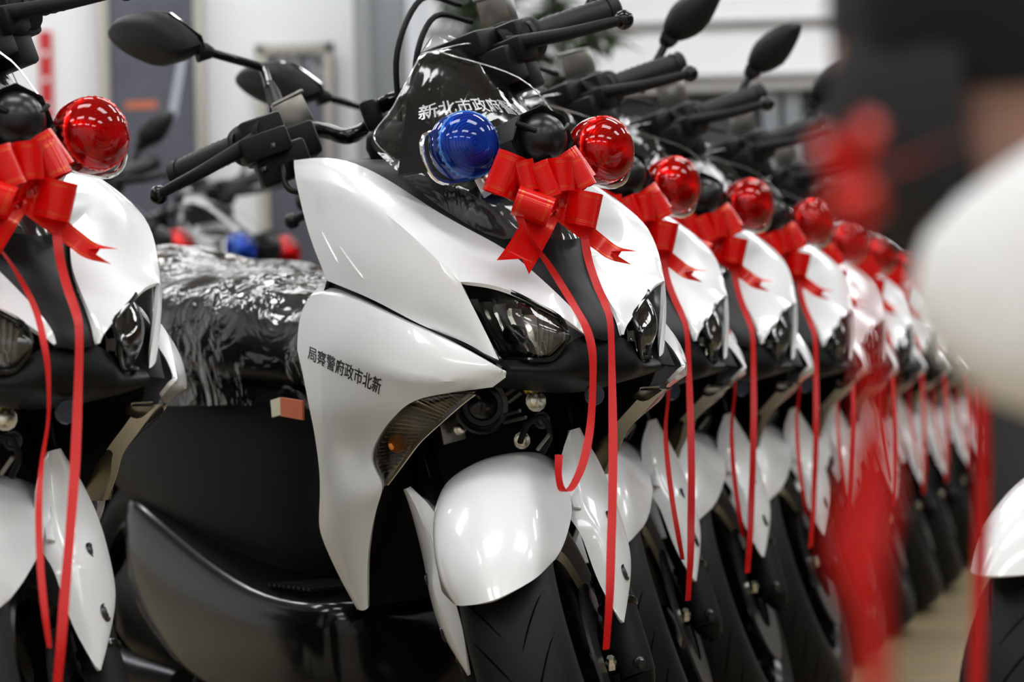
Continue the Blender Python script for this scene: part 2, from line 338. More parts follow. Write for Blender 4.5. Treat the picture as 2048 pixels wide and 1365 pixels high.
    # lettering laid on the side panels
    def on_panel(o, body, quad, s):
        bvh = BVHTree.FromPolygons([v.co for v in o.data.vertices], [p.vertices for p in o.data.polygons])
        bm = text_mesh(body); bmesh.ops.triangulate(bm, faces=bm.faces)
        a, b, c = axes(S1[2]); oc = Vector((-S1[0], -S1[1], CAM_Z)); ol = Vector((oc@a, oc@b, oc@c))
        (tl, tr, br, bl) = quad
        for v in bm.verts:
            u, q = v.co.x, v.co.y
            px = (bl[0]*(1-u)+br[0]*u)*(1-q)+(tl[0]*(1-u)+tr[0]*u)*q; py = (bl[1]*(1-u)+br[1]*u)*(1-q)+(tl[1]*(1-u)+tr[1]*u)*q
            d = pix_ray(px, py); dl = Vector((d@a, d@b, d@c)).normalized()
            oo, dd = (ol, dl) if s < 0 else (F(-1, ol), F(-1, dl))
            h = bvh.ray_cast(oo, dd)
            v.co = (h[0]-dd*0.0012) if h[0] is not None else P(px, py, -0.21)
        me = finish('lettering', bm, PRINTB, o); me['label'] = 'black Chinese characters'
    on_panel(lower[-1], '局察警府政市北新', ((617,690),(764,758),(759,791),(615,719)), -1)
    on_panel(lower[1], '新北市政府警察局', ((764,758),(617,690),(615,719),(759,791)), 1)
    # front turn signals
    so = [(948,787,.143),(900,785,.158),(858,787,.174),(822,799,.192),(790,832,.186),(765,860,.181),(745,897,.177),(740,922,.175),(753,947,.172),(770,972,.169)]
    si = [(950,790,.142),(930,804,.144),(913,819,.146),(897,833,.148),(880,848,.15),(860,866,.152),(839,885,.155),(822,908,.159),(806,930,.163),(775,971,.168)]
    for s in (-1, 1):
        o_, i_ = T(so, s), T(si, s)
        sig = None
        back = [[a+Vector((-.01, -s*.006, 0)) for a in o_], [(a.lerp(b, .33))+Vector((-.035, -s*.022, 0)) for a, b in zip(o_, i_)], [(a.lerp(b, .7))+Vector((-.03, -s*.02, 0)) for a, b in zip(o_, i_)], [b+Vector((-.008, 0, 0)) for b in i_]]
        sig = grids('turn_signal', back, REFLD, root, 1, 0.002, angle=20) if False else grids('turn_signal', [back], REFLD, root, 2, 0.002, angle=20)
        grids('side_rim', [[[p+Vector((.0005, 0, 0)) for p in i_], [p+Vector((-.013, -s*.003, 0)) for p in i_], [p+Vector((-.030, -s*.008, .002)) for p in i_]]], RIMM, sig, 1, 0.001)
        lens = [[a+Vector((-.002, -s*.001, 0)) for a in o_], [a.lerp(b, .3)+Vector((.006, s*.006, 0)) for a, b in zip(o_, i_)], [a.lerp(b, .75)+Vector((.006, s*.003, 0)) for a, b in zip(o_, i_)], i_]
        grids('lens', [lens], SMOKE, sig, 2, 0)
        bm = bmesh.new()                                            # cut-glass ribs behind the lens
        for k in range(24):
            u = 1.2+k*0.3; i0 = int(u); f = u-i0
            a = o_[i0].lerp(o_[i0+1], f); b = i_[i0].lerp(i_[i0+1], f); off = Vector((-.012, -s*.008, 0))
            add_tube(bm, [a.lerp(b, .12)+off, a.lerp(b, .45)+off, a.lerp(b, .85)+off], 0.0013, 6)
        finish('reflector_ribs', bm, RIBM, sig)
        c = T([(798,888,.166)], s)[0]
        bm = bmesh.new(); bmesh.ops.create_uvsphere(bm, u_segments=16, v_segments=10, radius=0.0125, matrix=Matrix.Translation(c+Vector((-.012, -s*.004, 0))))
        finish('amber_bulb', bm, AMBER, sig)['label'] = 'orange bulb'
    # headlights
    ht = [(921,566,.130),(975,569,.115),(1028,585,.10),(1080,611,.075),(1122,634,.054),(1138,662,.052)]
    hb = [(1001,716,.098),(1022,719,.094),(1054,720,.092),(1084,720,.078),(1110,717,.064),(1135,685,.053)]
    hm = [(955,632,.118),(996,640,.112),(1040,650,.102),(1082,664,.082),(1118,675,.062),(1139,674,.052)]
    for s in (-1, 1):
        a, b, c = T(ht, s), T(hm, s), T(hb, s); off = Vector((-.006, -s*.002, 0)); bul = Vector((.002, s*.001, .001))
        deep = [Vector((-.012, -s*.004, 0)), Vector((-.05, -s*.018, 0)), Vector((-.05, -s*.012, 0))]
        rows = [[p+Vector((-.012, 0, 0)) for p in a]] + [[p.lerp(q, t_)+Vector((-.055, -s*.015, 0)) for i, (p, q) in enumerate(zip(a, c))] for t_ in (.25, .5, .75)] + [[p+Vector((-.012, 0, 0)) for p in c]]
        hl = grids('headlight', [rows], GLOSSB, root, 1, 0.002)
        ch = []
        for i in range(11):                                          # stepped chrome facets
            u = i/10; row = []
            for j in range(7):
                v = j/6; k = u*3.1; i0 = min(int(k), 4); f = k-i0
                p = (a[i0].lerp(a[i0+1], f)).lerp(c[i0].lerp(c[i0+1], f), .08+.84*v)
                row.append(p+Vector((-.034+.026*v-.012*math.sin(math.pi*v)*math.sin(math.pi*u)-.010*(i % 2), -s*.010, .004*((j+i) % 2))))
            ch.append(row)
        rf = grids('reflector', [ch], REFL, hl, 0, 0.001, angle=5)
        rib = []
        for i in range(13):
            u = i/12; k = 3.0+u*1.85; i0 = min(int(k), 4); f = k-i0
            rib.append([a[i0].lerp(a[i0+1], f).lerp(c[i0].lerp(c[i0+1], f), v)+Vector((-.018-(.004 if i % 2 else 0), -s*.006, 0)) for v in (.05, .3, .55, .8, .97)])
        grids('position_lamp_lens', [rib], GUN, hl, 0, 0.001, angle=5)
        bc = a[2].lerp(c[2], .62)+Vector((-.034, -s*.01, 0))
        bm = bmesh.new(); add_lathe(bm, [(-.01, .013), (.006, .012), (.012, .008), (.014, 0)], bc, (1, s*.2, -.1), 16); finish('bulb_shade', bm, BLACK, hl)
        grids('lens', [[[p+off for p in a], [p.lerp(q, .5)+bul for p, q in zip(a, b)], [p+bul*1.6 for p in b], [p.lerp(q, .5)+bul for p, q in zip(b, c)], [p+off for p in c]]], CLEAR, hl, 2, 0)
        rim = a+[b[-1]]+c[::-1]+[b[0]]
        bm = bmesh.new(); add_tube(bm, [p+Vector((-.004, 0, 0)) for p in catmull(rim+rim[:1], 3)], .003, 6); finish('bezel', bm, GLOSSB, hl)
    # black middle of the nose, the cowl under the windscreen and the bumper under the headlights
    bul = [.08, .09, .10, .10, .085, .05, .032, .022, .014, .011, .009, .006]
    rt, lf = T(r0+r0a[1:], -1), T(r0+r0a[1:], 1); rows = []
    for k, (a, b) in enumerate(zip(rt, lf)):
        m_ = (a+b)/2+Vector((bul[k], 0, -.004)); dn = Vector((-.006, 0, -.004))
        q1 = a+dn+Vector((bul[k]*.62, -a.y*.45, 0)); q2 = b+dn+Vector((bul[k]*.62, -b.y*.45, 0))
        rows.append([a+dn, q1, m_+dn, q2, b+dn])
    grids('nose_cowl', [rows], SATIN, root, 2, 0.004, crease=((0, 'c', 2, 0.5),), ref=(-.35, 0, .7))
    b0 = [(1003,719,.115),(1055,721,.092),(1108,720,.064),(1142,690,.05),(1174,668,.025)]; b1 = [(1012,748,.118),(1060,753,.092),(1112,758,.062),(1150,762,.045),(1178,765,.022)]
    R0, L0, R1, L1 = T(b0, -1), T(b0, 1), T(b1, -1), T(b1, 1); c0 = P(1209, 668, 0); c1 = P(1204, 766, 0)
    row0 = R0+[c0]+L0[::-1]; row1 = R1+[c1]+L1[::-1]; inn = Vector((-.012, 0, 0))
    mid = [(p.lerp(q, .5)+Vector((.004, 0, 0))) for p, q in zip(row0, row1)]
    grids('front_bumper', [[[p+inn for p in row0], mid, row1, [p+Vector((-.09, 0, -.012)) for p in row1]]], BLACK, root, 2, 0.003)
    ed = si[:10]+[(753,1012,.166),(737,1090,.162),(734,1150,.156),(736,1217,.148)]
    er, el = T(ed, -1), T(ed, 1); rows = [[R1[0]+Vector((-.02, .004, 0)), Vector((-.2, -.12, .642)), Vector((-.27, -.07, .64)), Vector((-.28, 0, .64)), Vector((-.27, .07, .64)), Vector((-.2, .12, .642)), L1[0]+Vector((-.02, -.004, 0))]]
    for a, b in zip(er, el):
        xb = -.305 if a.x > -.2 else -.34; z = a.z
        rows.append([a+(Vector((-.029, .009, .001)) if a.z > .5 else Vector((-.004, .003, 0))), Vector((min(-.2, a.x-.03), -.13, z)), Vector((xb, -.085, z)), Vector((xb-.005, 0, z)), Vector((xb, .085, z)), Vector((min(-.2, b.x-.03), .13, z)), b+(Vector((-.029, -.009, .001)) if b.z > .5 else Vector((-.004, -.003, 0)))])
    grids('front_inner_cover', [rows], BLACK, root, 1, 0.003, ref=(.3, 0, .5) if False else (-.6, 0, .5))
    # rear face of the leg shield
    bk = [(588,321,.172),(602,416,.198),(625,490,.2),(655,562,.196),(606,640,.2),(594,700,.208),(617,810,.21),(634,900,.2),(640,1000,.19),(640,1068,.18),(683,1164,.155),(714,1219,.148)]
    br_, bl_ = T(bk, -1), T(bk, 1)
    rows = [[a+Vector((.01, .004, 0)), a+Vector((-.035, .02, 0)), Vector((-.44 if a.z > .4 else -.42, 0, a.z)), b+Vector((-.035, -.02, 0)), b+Vector((.01, -.004, 0))] for a, b in zip(br_, bl_)]
    grids('inner_leg_shield', [rows], SATIN, root, 1, 0.004, ref=(0, 0, .6))
    # horn, bolts and pipework seen in the opening below the bumper
    hc = P(962, 812, -.085); bm = bmesh.new()
    add_lathe(bm, [(-.02, .012), (0, .036), (.004, .037), (.006, .034), (.004, .028), (.008, .026), (.008, .02), (.005, .018), (.009, .012), (.009, 0)], (hc.x, hc.y, hc.z), (1, -.25, .05), 28); finish('horn', bm, GLOSSB, root)
    bp = P(905, 862, -.1); box('horn_bracket', bp, (.004, .034, .03), GUN, root, Matrix.Rotation(.2, 3, 'X'))
    for px, py, y, m_, r_ in ((1062,776,-.03,GOLD,.009),(1070,803,-.03,SILVER,.010),(1042,882,-.04,SILVER,.008),(918,860,-.1,SILVER,.006),(1168,744,.0,SILVER,.006),(1082,842,-.02,STEEL,.008)):
        q = P(px, py, y); lathe('bolt', [(0, r_*1.4), (.004, r_*1.4), (.004, r_), (.012, r_), (.014, r_*.5), (.014, 0)], q, (1, -.2, .1), m_, root, 12)
    for k, (x1, y1, x2, y2) in enumerate(((1012,790,1038,772),(1018,805,1044,785),(985,838,1040,822),(1000,848,1052,835),(1075,900,1098,870))):
        tube('oil_pipe', [P(x1, y1, -.06), P(x2, y2, -.055)], .0025, GUN, root, 6)
    tube('brake_hose', [P(1040,885,-.05), P(1055,850,-.05), P(1085,835,-.04), P(1100,870,-.03), P(1085,905,-.03)], .004, BLACK, root, 8, 5)
    lathe('front_reflex_reflector', [(0, .014), (.004, .013), (.004, 0)], P(1188, 790, .0), (1, 0, 0), mat('clear_red_sticker', (.03, .035, .05), .2), root, 16)
    # floor, seat base, seat, tail
    def loft(name, secs, m_, sub=2, st=False):
        rows = []
        for x, pr in secs: rows.append([Vector((x, -y, z)) for y, z in pr] + [Vector((x, y, z)) for y, z in pr[::-1][1 if pr[-1][0] == 0 else 0:]])
        bm = bmesh.new(); vs = [[bm.verts.new(p) for p in r_] for r_ in rows]; n = len(vs[0])
        for a, b in zip(vs, vs[1:]):
            for i in range(n):
                q = [a[i], a[(i+1) % n], b[(i+1) % n], b[i]]; bm.faces.new(q)
        bm.faces.new(vs[0]); bm.faces.new(vs[-1])
        return finish(name, bm, m_, root, sub)
    loft('footboard', [(-.36, [(.12,.16),(.15,.22),(.155,.33),(.13,.345),(0,.345)]), (-.44, [(.14,.15),(.17,.2),(.178,.325),(.16,.346),(0,.346)]), (-.61, [(.15,.15),(.18,.2),(.182,.33),(.165,.348),(0,.35)]),
                       (-.85, [(.15,.16),(.18,.22),(.178,.385),(.16,.405),(0,.41)]), (-1.03, [(.14,.2),(.175,.28),(.172,.44),(.155,.458),(0,.46)]), (-1.2, [(.12,.3),(.16,.36),(.165,.47),(.15,.495),(0,.5)])], GLOSSB)
    bm = bmesh.new()
    for k in range(9): add_box(bm, (-.46-.016*k, -.1, .3535), (.008, .1, .004))
    finish('foot_mat', bm, SATIN, root)
    loft('seat_base', [(-.56, [(.05,.33),(.075,.38),(.07,.6),(.05,.63),(0,.635)]), (-.68, [(.09,.33),(.105,.4),(.098,.62),(.08,.645),(0,.65)]), (-.95, [(.13,.36),(.155,.46),(.145,.63),(.12,.66),(0,.665)]), (-1.2, [(.12,.42),(.17,.52),(.165,.66),(.14,.69),(0,.7)]), (-1.5, [(.1,.55),(.155,.62),(.15,.74),(.12,.775),(0,.78)]), (-1.78, [(.03,.72),(.06,.74),(.06,.8),(.04,.82),(0,.825)])], SATIN)
    loft('seat', [(-.57, [(.05,.62),(.085,.64),(.085,.69),(.055,.72),(0,.725)]), (-.7, [(.09,.64),(.125,.66),(.125,.73),(.09,.765),(0,.772)]), (-.95, [(.12,.655),(.155,.675),(.155,.75),(.11,.785),(0,.79)]), (-1.15, [(.13,.68),(.165,.70),(.165,.765),(.12,.795),(0,.80)]), (-1.24, [(.13,.69),(.16,.71),(.16,.81),(.12,.84),(0,.845)]), (-1.5, [(.1,.765),(.14,.785),(.14,.835),(.1,.86),(0,.865)]), (-1.66, [(.04,.79),(.07,.80),(.07,.84),(.04,.855),(0,.86)])], SEATM)
    loft('engine', [(-.86, [(.05,.2),(.1,.24),(.1,.36),(.06,.38),(0,.385)]), (-1.1, [(.06,.14),(.13,.2),(.13,.38),(.08,.42),(0,.43)]), (-1.4, [(.08,.17),(.13,.21),(.13,.33),(.1,.36),(0,.36)])], BLACK, 1)
    tube('exhaust', [(-1.05,-.1,.17),(-1.2,-.15,.19),(-1.4,-.17,.25),(-1.66,-.18,.33)], [.02,.03,.048,.05], STEEL, root, 16, 4)
    tube('center_stand', [(-.95,-.1,.2),(-1.0,-.13,.02),(-1.0,.13,.02),(-.95,.1,.2)], .012, BLACK, root, 10)
    box('tail_light', (-1.76, 0, .76), (.04, .11, .05), REDPLASTIC, root, None, .01)
    tube('grab_rail', [(-1.5,-.13,.78),(-1.66,-.12,.81),(-1.76,-.06,.825),(-1.78,0,.83),(-1.76,.06,.825),(-1.66,.12,.81),(-1.5,.13,.78)], .011, SATIN, root, 10, 4)
    # wheels
    def wheel(name, c, st, par):
        bm = bmesh.new(); prof = []
        for k in range(15):
            a = math.pi*(k/14); wy = .06*math.cos(a); rr = .196+.053*math.sin(a)**.75
            prof.append((wy, rr))
        add_lathe(bm, [(.045, .165)]+prof+[(-.045, .165)], c, (0, 1, 0), 64)
        if st: steer_bm(bm)
        ty = finish('tyre', bm, RUBBER, par, angle=60)
        bm = bmesh.new(); cc = Vector(c)
        for k in range(26):                                           # sickle-shaped tread grooves
            for sd in (-1, 1):
                pts = []
                for q in range(7):
                    f = q/6; a = 2*math.pi*k/26+(.14 if sd > 0 else 0)+f*.34; wy = sd*(.006+.044*f); rr = .196+.053*math.sin(math.acos(max(-1, min(1, wy/.06))))**.75
                    rr -= .0006; pts.append(cc+Vector((math.cos(a)*rr, wy, math.sin(a)*rr)))
                add_tube(bm, pts, [.0003,.0009,.0013,.0014,.0013,.0009,.0003], 5)
        if st: steer_bm(bm)
        finish('tread_groove', bm, GROOVE, ty)
        bm = bmesh.new(); add_lathe(bm, [(.05,.172),(.052,.165),(.045,.155),(.02,.15),(-.02,.15),(-.045,.155),(-.052,.165),(-.05,.172)], c, (0,1,0), 48)
        for k in range(5):
            a = 2*math.pi*k/5+.3; add_tube(bm, [cc+Vector((math.cos(a)*.03, 0, math.sin(a)*.03)), cc+Vector((math.cos(a+.1)*.155, 0, math.sin(a+.1)*.155))], [.02,.016], 8)
        add_lathe(bm, [(.055,0),(.055,.02),(.05,.035),(-.05,.035),(-.055,.02),(-.055,0)], c, (0,1,0), 20)
        if st: steer_bm(bm)
        rm = finish('wheel_rim', bm, GLOSSB, ty)
        return ty
    ty = wheel('front', (0,0,.25), True, root); wheel('rear', (-1.345,0,.249), False, root)
    bm = bmesh.new(); add_lathe(bm, [(.066,.06),(.066,.115),(.07,.115),(.07,.06)], (0,0,.25), (0,1,0), 40); steer_bm(bm); finish('brake_disc', bm, STEEL, root)
    bm = bmesh.new(); add_box(bm, (-.10,.068,.27), (.05,.04,.08), Matrix.Rotation(.2,3,'Y')); steer_bm(bm); finish('brake_caliper', bm, BLACK, root, bevel=.008)
    bm = bmesh.new(); add_box(bm, (-1.58,0,.42), (.02,.15,.25), Matrix.Rotation(.5,3,'Y')); finish('rear_mudguard', bm, BLACK, root, bevel=.006)
    # fork
    for s in (-1, 1):
        fk = empty  # fork leg: upper tube, slider, rings, axle lug
        up = tube('fork_leg', [(-.205,s*.097,.64),(-.055,s*.097,.345)], .0195, GLOSSB, root, 20, 0, True)
        lw = tube('fork_slider', [(-.062,s*.097,.36),(-.012,s*.097,.262),(-.004,s*.097,.235)], [.0225,.0235,.022], SATIN, up, 20, 0, True)
        bm = bmesh.new()
        add_lathe(bm, [(0,.0232),(.003,.0255),(.006,.0255),(.009,.0232)], (-.06,s*.097,.356), (.454,0,-.891), 20)
        add_lathe(bm, [(0,.0235),(.003,.0262),(.008,.0262),(.011,.0235)], (-.044,s*.097,.324), (.454,0,-.891), 20); steer_bm(bm); finish('dust_seal', bm, GLOSSB, up)
        bm = bmesh.new(); add_lathe(bm, [(0,.022),(.012,.018),(.02,.014),(.02,.009),(.026,.009),(.026,0)], (-.003,s*.097,.237), (.1,s*.1,-1), 16); steer_bm(bm); finish('axle_lug', bm, BLACK, up)
        bm = bmesh.new(); add_lathe(bm, [(0,.008),(.006,.008),(.008,.006),(.014,.005),(.014,0)], (.02,s*.105,.255), (1,s*.4,-.1), 8); steer_bm(bm); finish('bolt', bm, STEEL, up)
    bm = bmesh.new(); add_lathe(bm, [(0,.008),(.008,.008),(.010,.006),(.016,.005),(.016,0)], (.03,.072,.262), (.5,.3,.8), 6); steer_bm(bm); finish('nut', bm, SILVER, root)
    tube('steering_stem', [(-.2,0,.62),(-.33,0,.9),(-.36,0,1.0)], .022, BLACK, root, 14)
    bm = bmesh.new(); add_box(bm, (-.205,0,.628), (.07,.24,.035), Matrix.Rotation(-RAKE,3,'Y')); steer_bm(bm); finish('triple_clamp', bm, BLACK, root, bevel=.008)
    # front mudguard
    st_ = [((-.17,0,.525),(-.165,.058,.52),(-.15,.084,.495)), ((-.10,0,.548),(-.10,.06,.54),(-.085,.087,.50)), ((-.02,0,.556),(-.02,.062,.545),(-.026,.09,.458)),
           ((.075,0,.545),(.062,.064,.532),(.035,.086,.446)), ((.16,0,.506),(.135,.064,.50),(.085,.082,.437)), ((.222,0,.455),(.185,.06,.455),(.118,.077,.431)), ((.245,0,.418),(.208,.048,.42),(.135,.070,.426))]
    rows = [[F(-1, e), F(-1, Vector(s_).lerp(Vector(e), .45)), F(-1, s_), Vector(c_), F(1, s_), F(1, Vector(s_).lerp(Vector(e), .45)), F(1, e)] for c_, s_, e in st_]
    fd = grids('front_mudguard', [rows], WHITE, root, 3, 0.004, crease=((0,'c',3,.25),), st=True, ref=(0,0,.3))
    ld = [(1141,861,-.09),(1140,912,-.072),(1163,1019,-.032),(1190,1045,-.02),(1204,1080,-.01),(1224,1163,.005),(1241,1240,.014)]
    tr_ = [(1158,857,-.115),(1190,905,-.13),(1224,978,-.122),(1238,1020,-.112),(1253,1070,-.09),(1268,1129,-.06),(1248,1246,.012)]
    for s in (-1, 1):
        a = [F(s, PS(p, q, x=x)) for p, q, x in ld]; b = [F(s, PS(p, q, x=x)) for p, q, x in tr_]
        m1 = [p.lerp(q, .35)+Vector((0, s*.007, 0)) for p, q in zip(a, b)]; m2 = [p.lerp(q, .75)+Vector((0, s*.005, 0)) for p, q in zip(a, b)]
        m1[-1] = a[-1].lerp(b[-1], .4); m2[-1] = a[-1].lerp(b[-1], .7)
        inn = [p+Vector((.002, -s*.022*(1-abs(k/3-1)**4), 0)) for k, p in enumerate(a)]
        cv = grids('fork_cover', [[inn, a, m1, m2, b]], WHITE, root, 2, 0.004, crease=((0,'r',1,.8),), st=True, ref=(-.06,0,.42))
        we = [F(s, q) for q in ((-.15,.084,.495),(-.085,.087,.50),(-.026,.09,.458))]
        grids('bridge', [[we, [p.lerp(q, .5)+Vector((.004, s*.004, 0)) for p, q in zip(we, a)], a[:3]]], WHITE, cv, 2, 0.004, st=True, ref=(-.1,0,.35))
        for px, py, x, h in ((1246,1146,-.028,.014),(1219,1036,-.06,.012)):
            c_ = F(s, PS(px, py, x=x)); bv = BVHTree.FromPolygons([v.co for v in cv.data.vertices], [p.vertices for p in cv.data.polygons])
            hit = bv.ray_cast(ST(c_+Vector((0, s*.1, 0))), ROT_OUT@Vector((0, -s, 0)))[0]; dpt = (hit-ST(c_)).dot(ROT_OUT@Vector((0, s, 0))) if hit is not None else 0
            c_ = c_+Vector((0, s*(dpt-.0088), 0)); bm = bmesh.new()
            add_lathe(bm, [(.006,h*.8),(.0095,h*.75),(.0093,h*.6),(.0086,h*.45),(.0095,h*.4),(.0095,0)], c_, (0,s,0), 20); steer_bm(bm)
            finish('bolt_recess', bm, STEEL, cv)
    # handlebar group
    gi, ge, lb = Vector((-.351,.222,1.049)), Vector((-.412,.333,1.048)), Vector((-.318,.343,1.023))
    barR = [gi*1, PS(600,262,y=-.165), PS(650,262,y=-.13), PS(697,273,y=-.095), PS(742,246,y=-.06), Vector((-.365,0,1.03))]
    pts = [F(-1, gi)]+barR[1:5]; pts = pts+[Vector((-.365,0,1.035))]+[F(-1, p) for p in pts[::-1]]
    bar = tube('handlebar', pts, .0115, GLOSSB, root, 14, 5, True)
    bm = bmesh.new(); add_box(bm, (-.365,-.03,1.025), (.04,.026,.045)); add_box(bm, (-.365,.03,1.025), (.04,.026,.045)); add_lathe(bm, [(-.06,.03),(-.04,.042),(.0,.045),(.02,.036),(.028,0)], (-.36,-.01,.985), (.2,0,1), 24); steer_bm(bm); finish('bar_clamp', bm, BLACK, bar, bevel=.008)
    for s in (-1, 1):
        g0, g1, l1 = F(s, gi), F(s, ge), F(s, lb); ax = (g1-g0).normalized()
        bm = bmesh.new(); n = 22; prof = [(-.012,.0215),(-.006,.0215),(-.004,.0165)]
        prof += [(.127*k/n, .0165+(.0012 if k % 2 else 0)+.0015*math.sin(math.pi*k/n)) for k in range(n)]+[(.112,.0175),(.112,.0195),(.126,.0195),(.129,.017),(.129,0)]
        prof = sorted(prof, key=lambda q: q[0]); add_lathe(bm, prof, g0, ax, 28); steer_bm(bm); finish('grip', bm, GRIPM, root)
        li = F(s, (-.303,.205,1.042)); lm = F(s, (-.288,.27,1.03))
        lev = tube('brake_lever', [li+Vector((0,-s*.02,.004)), li, lm, l1.lerp(lm,.25)+Vector((.004,0,0)), l1], [.012,.011,.0088,.0075,.0065], SATIN, root, 14, 5, True)
        bm = bmesh.new(); bmesh.ops.create_uvsphere(bm, u_segments=18, v_segments=12, radius=.0135, matrix=Matrix.Translation(l1)); steer_bm(bm); finish('lever_ball', bm, GLOSSB, lev)
        ry = Matrix.Rotation(s*-.35, 3, 'Z')
        bm = bmesh.new(); add_box(bm, F(s, (-.355,.185,1.045)), (.062,.062,.062), ry); add_box(bm, F(s, (-.318,.18,1.035)), (.05,.07,.035), ry); add_box(bm, F(s, (-.345,.17,1.005)), (.045,.075,.05), ry)
        if s > 0: add_box(bm, (-.32,.12,1.06), (.07,.10,.035), ry); add_box(bm, (-.30,.15,1.02), (.05,.09,.05), ry)
        add_lathe(bm, [(-.035,.026),(-.03,.03),(.02,.03),(.03,.024),(.03,0)], F(s, (-.352,.2,1.047)), ax, 20)
        steer_bm(bm); sw = finish('switch_housing', bm, BLACK, root, bevel=.010)
        bm = bmesh.new()
        for q in ((-.325,.15,1.0),(-.31,.19,1.005),(-.33,.17,.985),(-.30,.165,1.03)): bmesh.ops.create_icosphere(bm, subdivisions=1, radius=.006, matrix=Matrix.Translation(F(s, q)))
        steer_bm(bm); finish('screw', bm, STEEL, sw)
        rc = PS(585,228,y=-.16) if s < 0 else Vector((-.47,.172,1.105))
        bm = bmesh.new(); add_box(bm, rc, (.032,.046,.042), Matrix.Rotation(s*-.3,3,'Z')@Matrix.Rotation(s*-.12,3,'X')); add_box(bm, rc+Vector((0,0,.023)), (.034,.05,.006), Matrix.Rotation(s*-.3,3,'Z')@Matrix.Rotation(s*-.12,3,'X'))
        steer_bm(bm); rs = finish('brake_fluid_reservoir', bm, GUN, root, bevel=.004); rs['label'] = 'grey metal fluid box'
        bm = bmesh.new(); add_box(bm, rc+Vector((.03,0,-.045)), (.08,.05,.05), Matrix.Rotation(s*-.3,3,'Z')); steer_bm(bm); finish('clamp', bm, BLACK, rs, bevel=.006)
        cab = [[F(s,(-.31,.165,1.0)), F(s,(-.28,.16,.965)), F(s,(-.28,.12,.95)), F(s,(-.33,.08,.96)), F(s,(-.36,.03,.95))], [F(s,(-.32,.15,1.0)), F(s,(-.30,.14,.975)), F(s,(-.30,.10,.965)), F(s,(-.34,.06,.965))]]
        if s > 0: cab += [[Vector((-.43,.13,1.13)), Vector((-.36,.09,1.15)), Vector((-.31,.04,1.09)), Vector((-.31,.01,1.0))], [Vector((-.40,.14,1.10)), Vector((-.35,.10,1.12)), Vector((-.31,.06,1.07)), Vector((-.31,.03,.98))]]
        bm = bmesh.new()
        for cpts in cab: add_tube(bm, [ST(p) for p in cpts], .0042, 8, True, 6)
        finish('cable', bm, BLACK, root)
    # mirrors
    def pl(px, py, p0, n, pose):
        a, b, c = axes(pose[2]); d = pix_ray(px, py); o = Vector((-pose[0], -pose[1], CAM_Z)); inv = ROTS.inverted()
        p_0 = inv@(Vector((o@a, o@b, o@c))-AXP)+AXP; dd = inv@Vector((d@a, d@b, d@c)); n = Vector(n)
        return p_0+dd*((Vector(p0)-p_0).dot(n)/dd.dot(n))
    def mirror(outline, ridge, p0, n, pose, stem, boot):
        n = Vector(n).normalized(); nb = n
        o_ = [pl(a, b, p0, n, pose) for a, b in outline]; rg = [pl(a, b, p0, n, pose) for a, b in ridge]
        m_ = (rg[0]+rg[1])/2; bm = bmesh.new()
        def near(p):
            a, b = rg; t = max(0, min(1, (p-a).dot(b-a)/(b-a).length_squared)); return a.lerp(b, t)
        L0_ = [bm.verts.new(p) for p in o_]; L1_ = [bm.verts.new(p.lerp(near(p), .12)+nb*.016) for p in o_]; L2_ = [bm.verts.new(p.lerp(near(p), .62)+nb*.030) for p in o_]; Lb = [bm.verts.new(p.lerp(m_, .06)-nb*.005) for p in o_]
        k = len(o_)
        for A_, B_ in ((Lb, L0_), (L0_, L1_), (L1_, L2_)):
            for i in range(k): bm.faces.new((A_[i], A_[(i+1) % k], B_[(i+1) % k], B_[i]))
        cv = bm.verts.new(m_+nb*.034)
        for i in range(k): bm.faces.new((L2_[i], L2_[(i+1) % k], cv))
        bm.faces.new(Lb); steer_bm(bm)
        mr = finish('mirror', bm, SATIN, root, 1, angle=24)
        bm = bmesh.new(); bm.faces.new([bm.verts.new(ST(p.lerp(m_, .1)-nb*.007)) for p in o_]); finish('mirror_glass', bm, CHROME, mr, solid=.001)
        tube('mirror_stem', stem, .0068, GLOSSB, mr, 12, 6, True)
        tube('stem_boot', boot, [.013,.011,.008], BLACK, mr, 12, 0, True)
        tube('mirror_socket', [stem[-2].lerp(stem[-1], .8), stem[-1], stem[-1].lerp(m_, .12)+nb*.01], [.009,.013,.016], SATIN, mr, 14, 0, True)
        return mr
    n1 = (1, -.35, -.12)
    J = PS(404, 102, y=-.262); n1 = Vector((-.16, 0, 0)); tipR = Vector((-.70,-.435,1.303)); ju = Vector((-.541,-.265,1.209)); nn = (tipR-ju).cross(Vector((.12,0,1))).normalized(); nn = nn if nn.x > 0 else -nn
    mirror([(209,60),(234,33),(262,25),(295,20),(332,23),(369,50),(400,74),(410,100),(386,117),(355,128),(323,138),(290,125),(250,106),(220,80)], [(335,62),(372,96)], ju, nn, S1,
           [PS(538,176,y=-.20), PS(531,150,y=-.205), PS(519,134,y=-.212), PS(465,118,y=-.235), PS(412,103,y=-.262)], [PS(556,222,y=-.19), PS(545,185,y=-.197), PS(538,168,y=-.2)])
    p3 = (.356, 4.095, R(25.8))
    def P3(px, py, y):
        k = Vector((0, 1, 0)); return pl(px, py, Vector((0, y, 0)), k, p3)
    jl = Vector((-.46, .30, 1.165)); q = pl(1500, 146, jl, (1, .25, .15), p3)
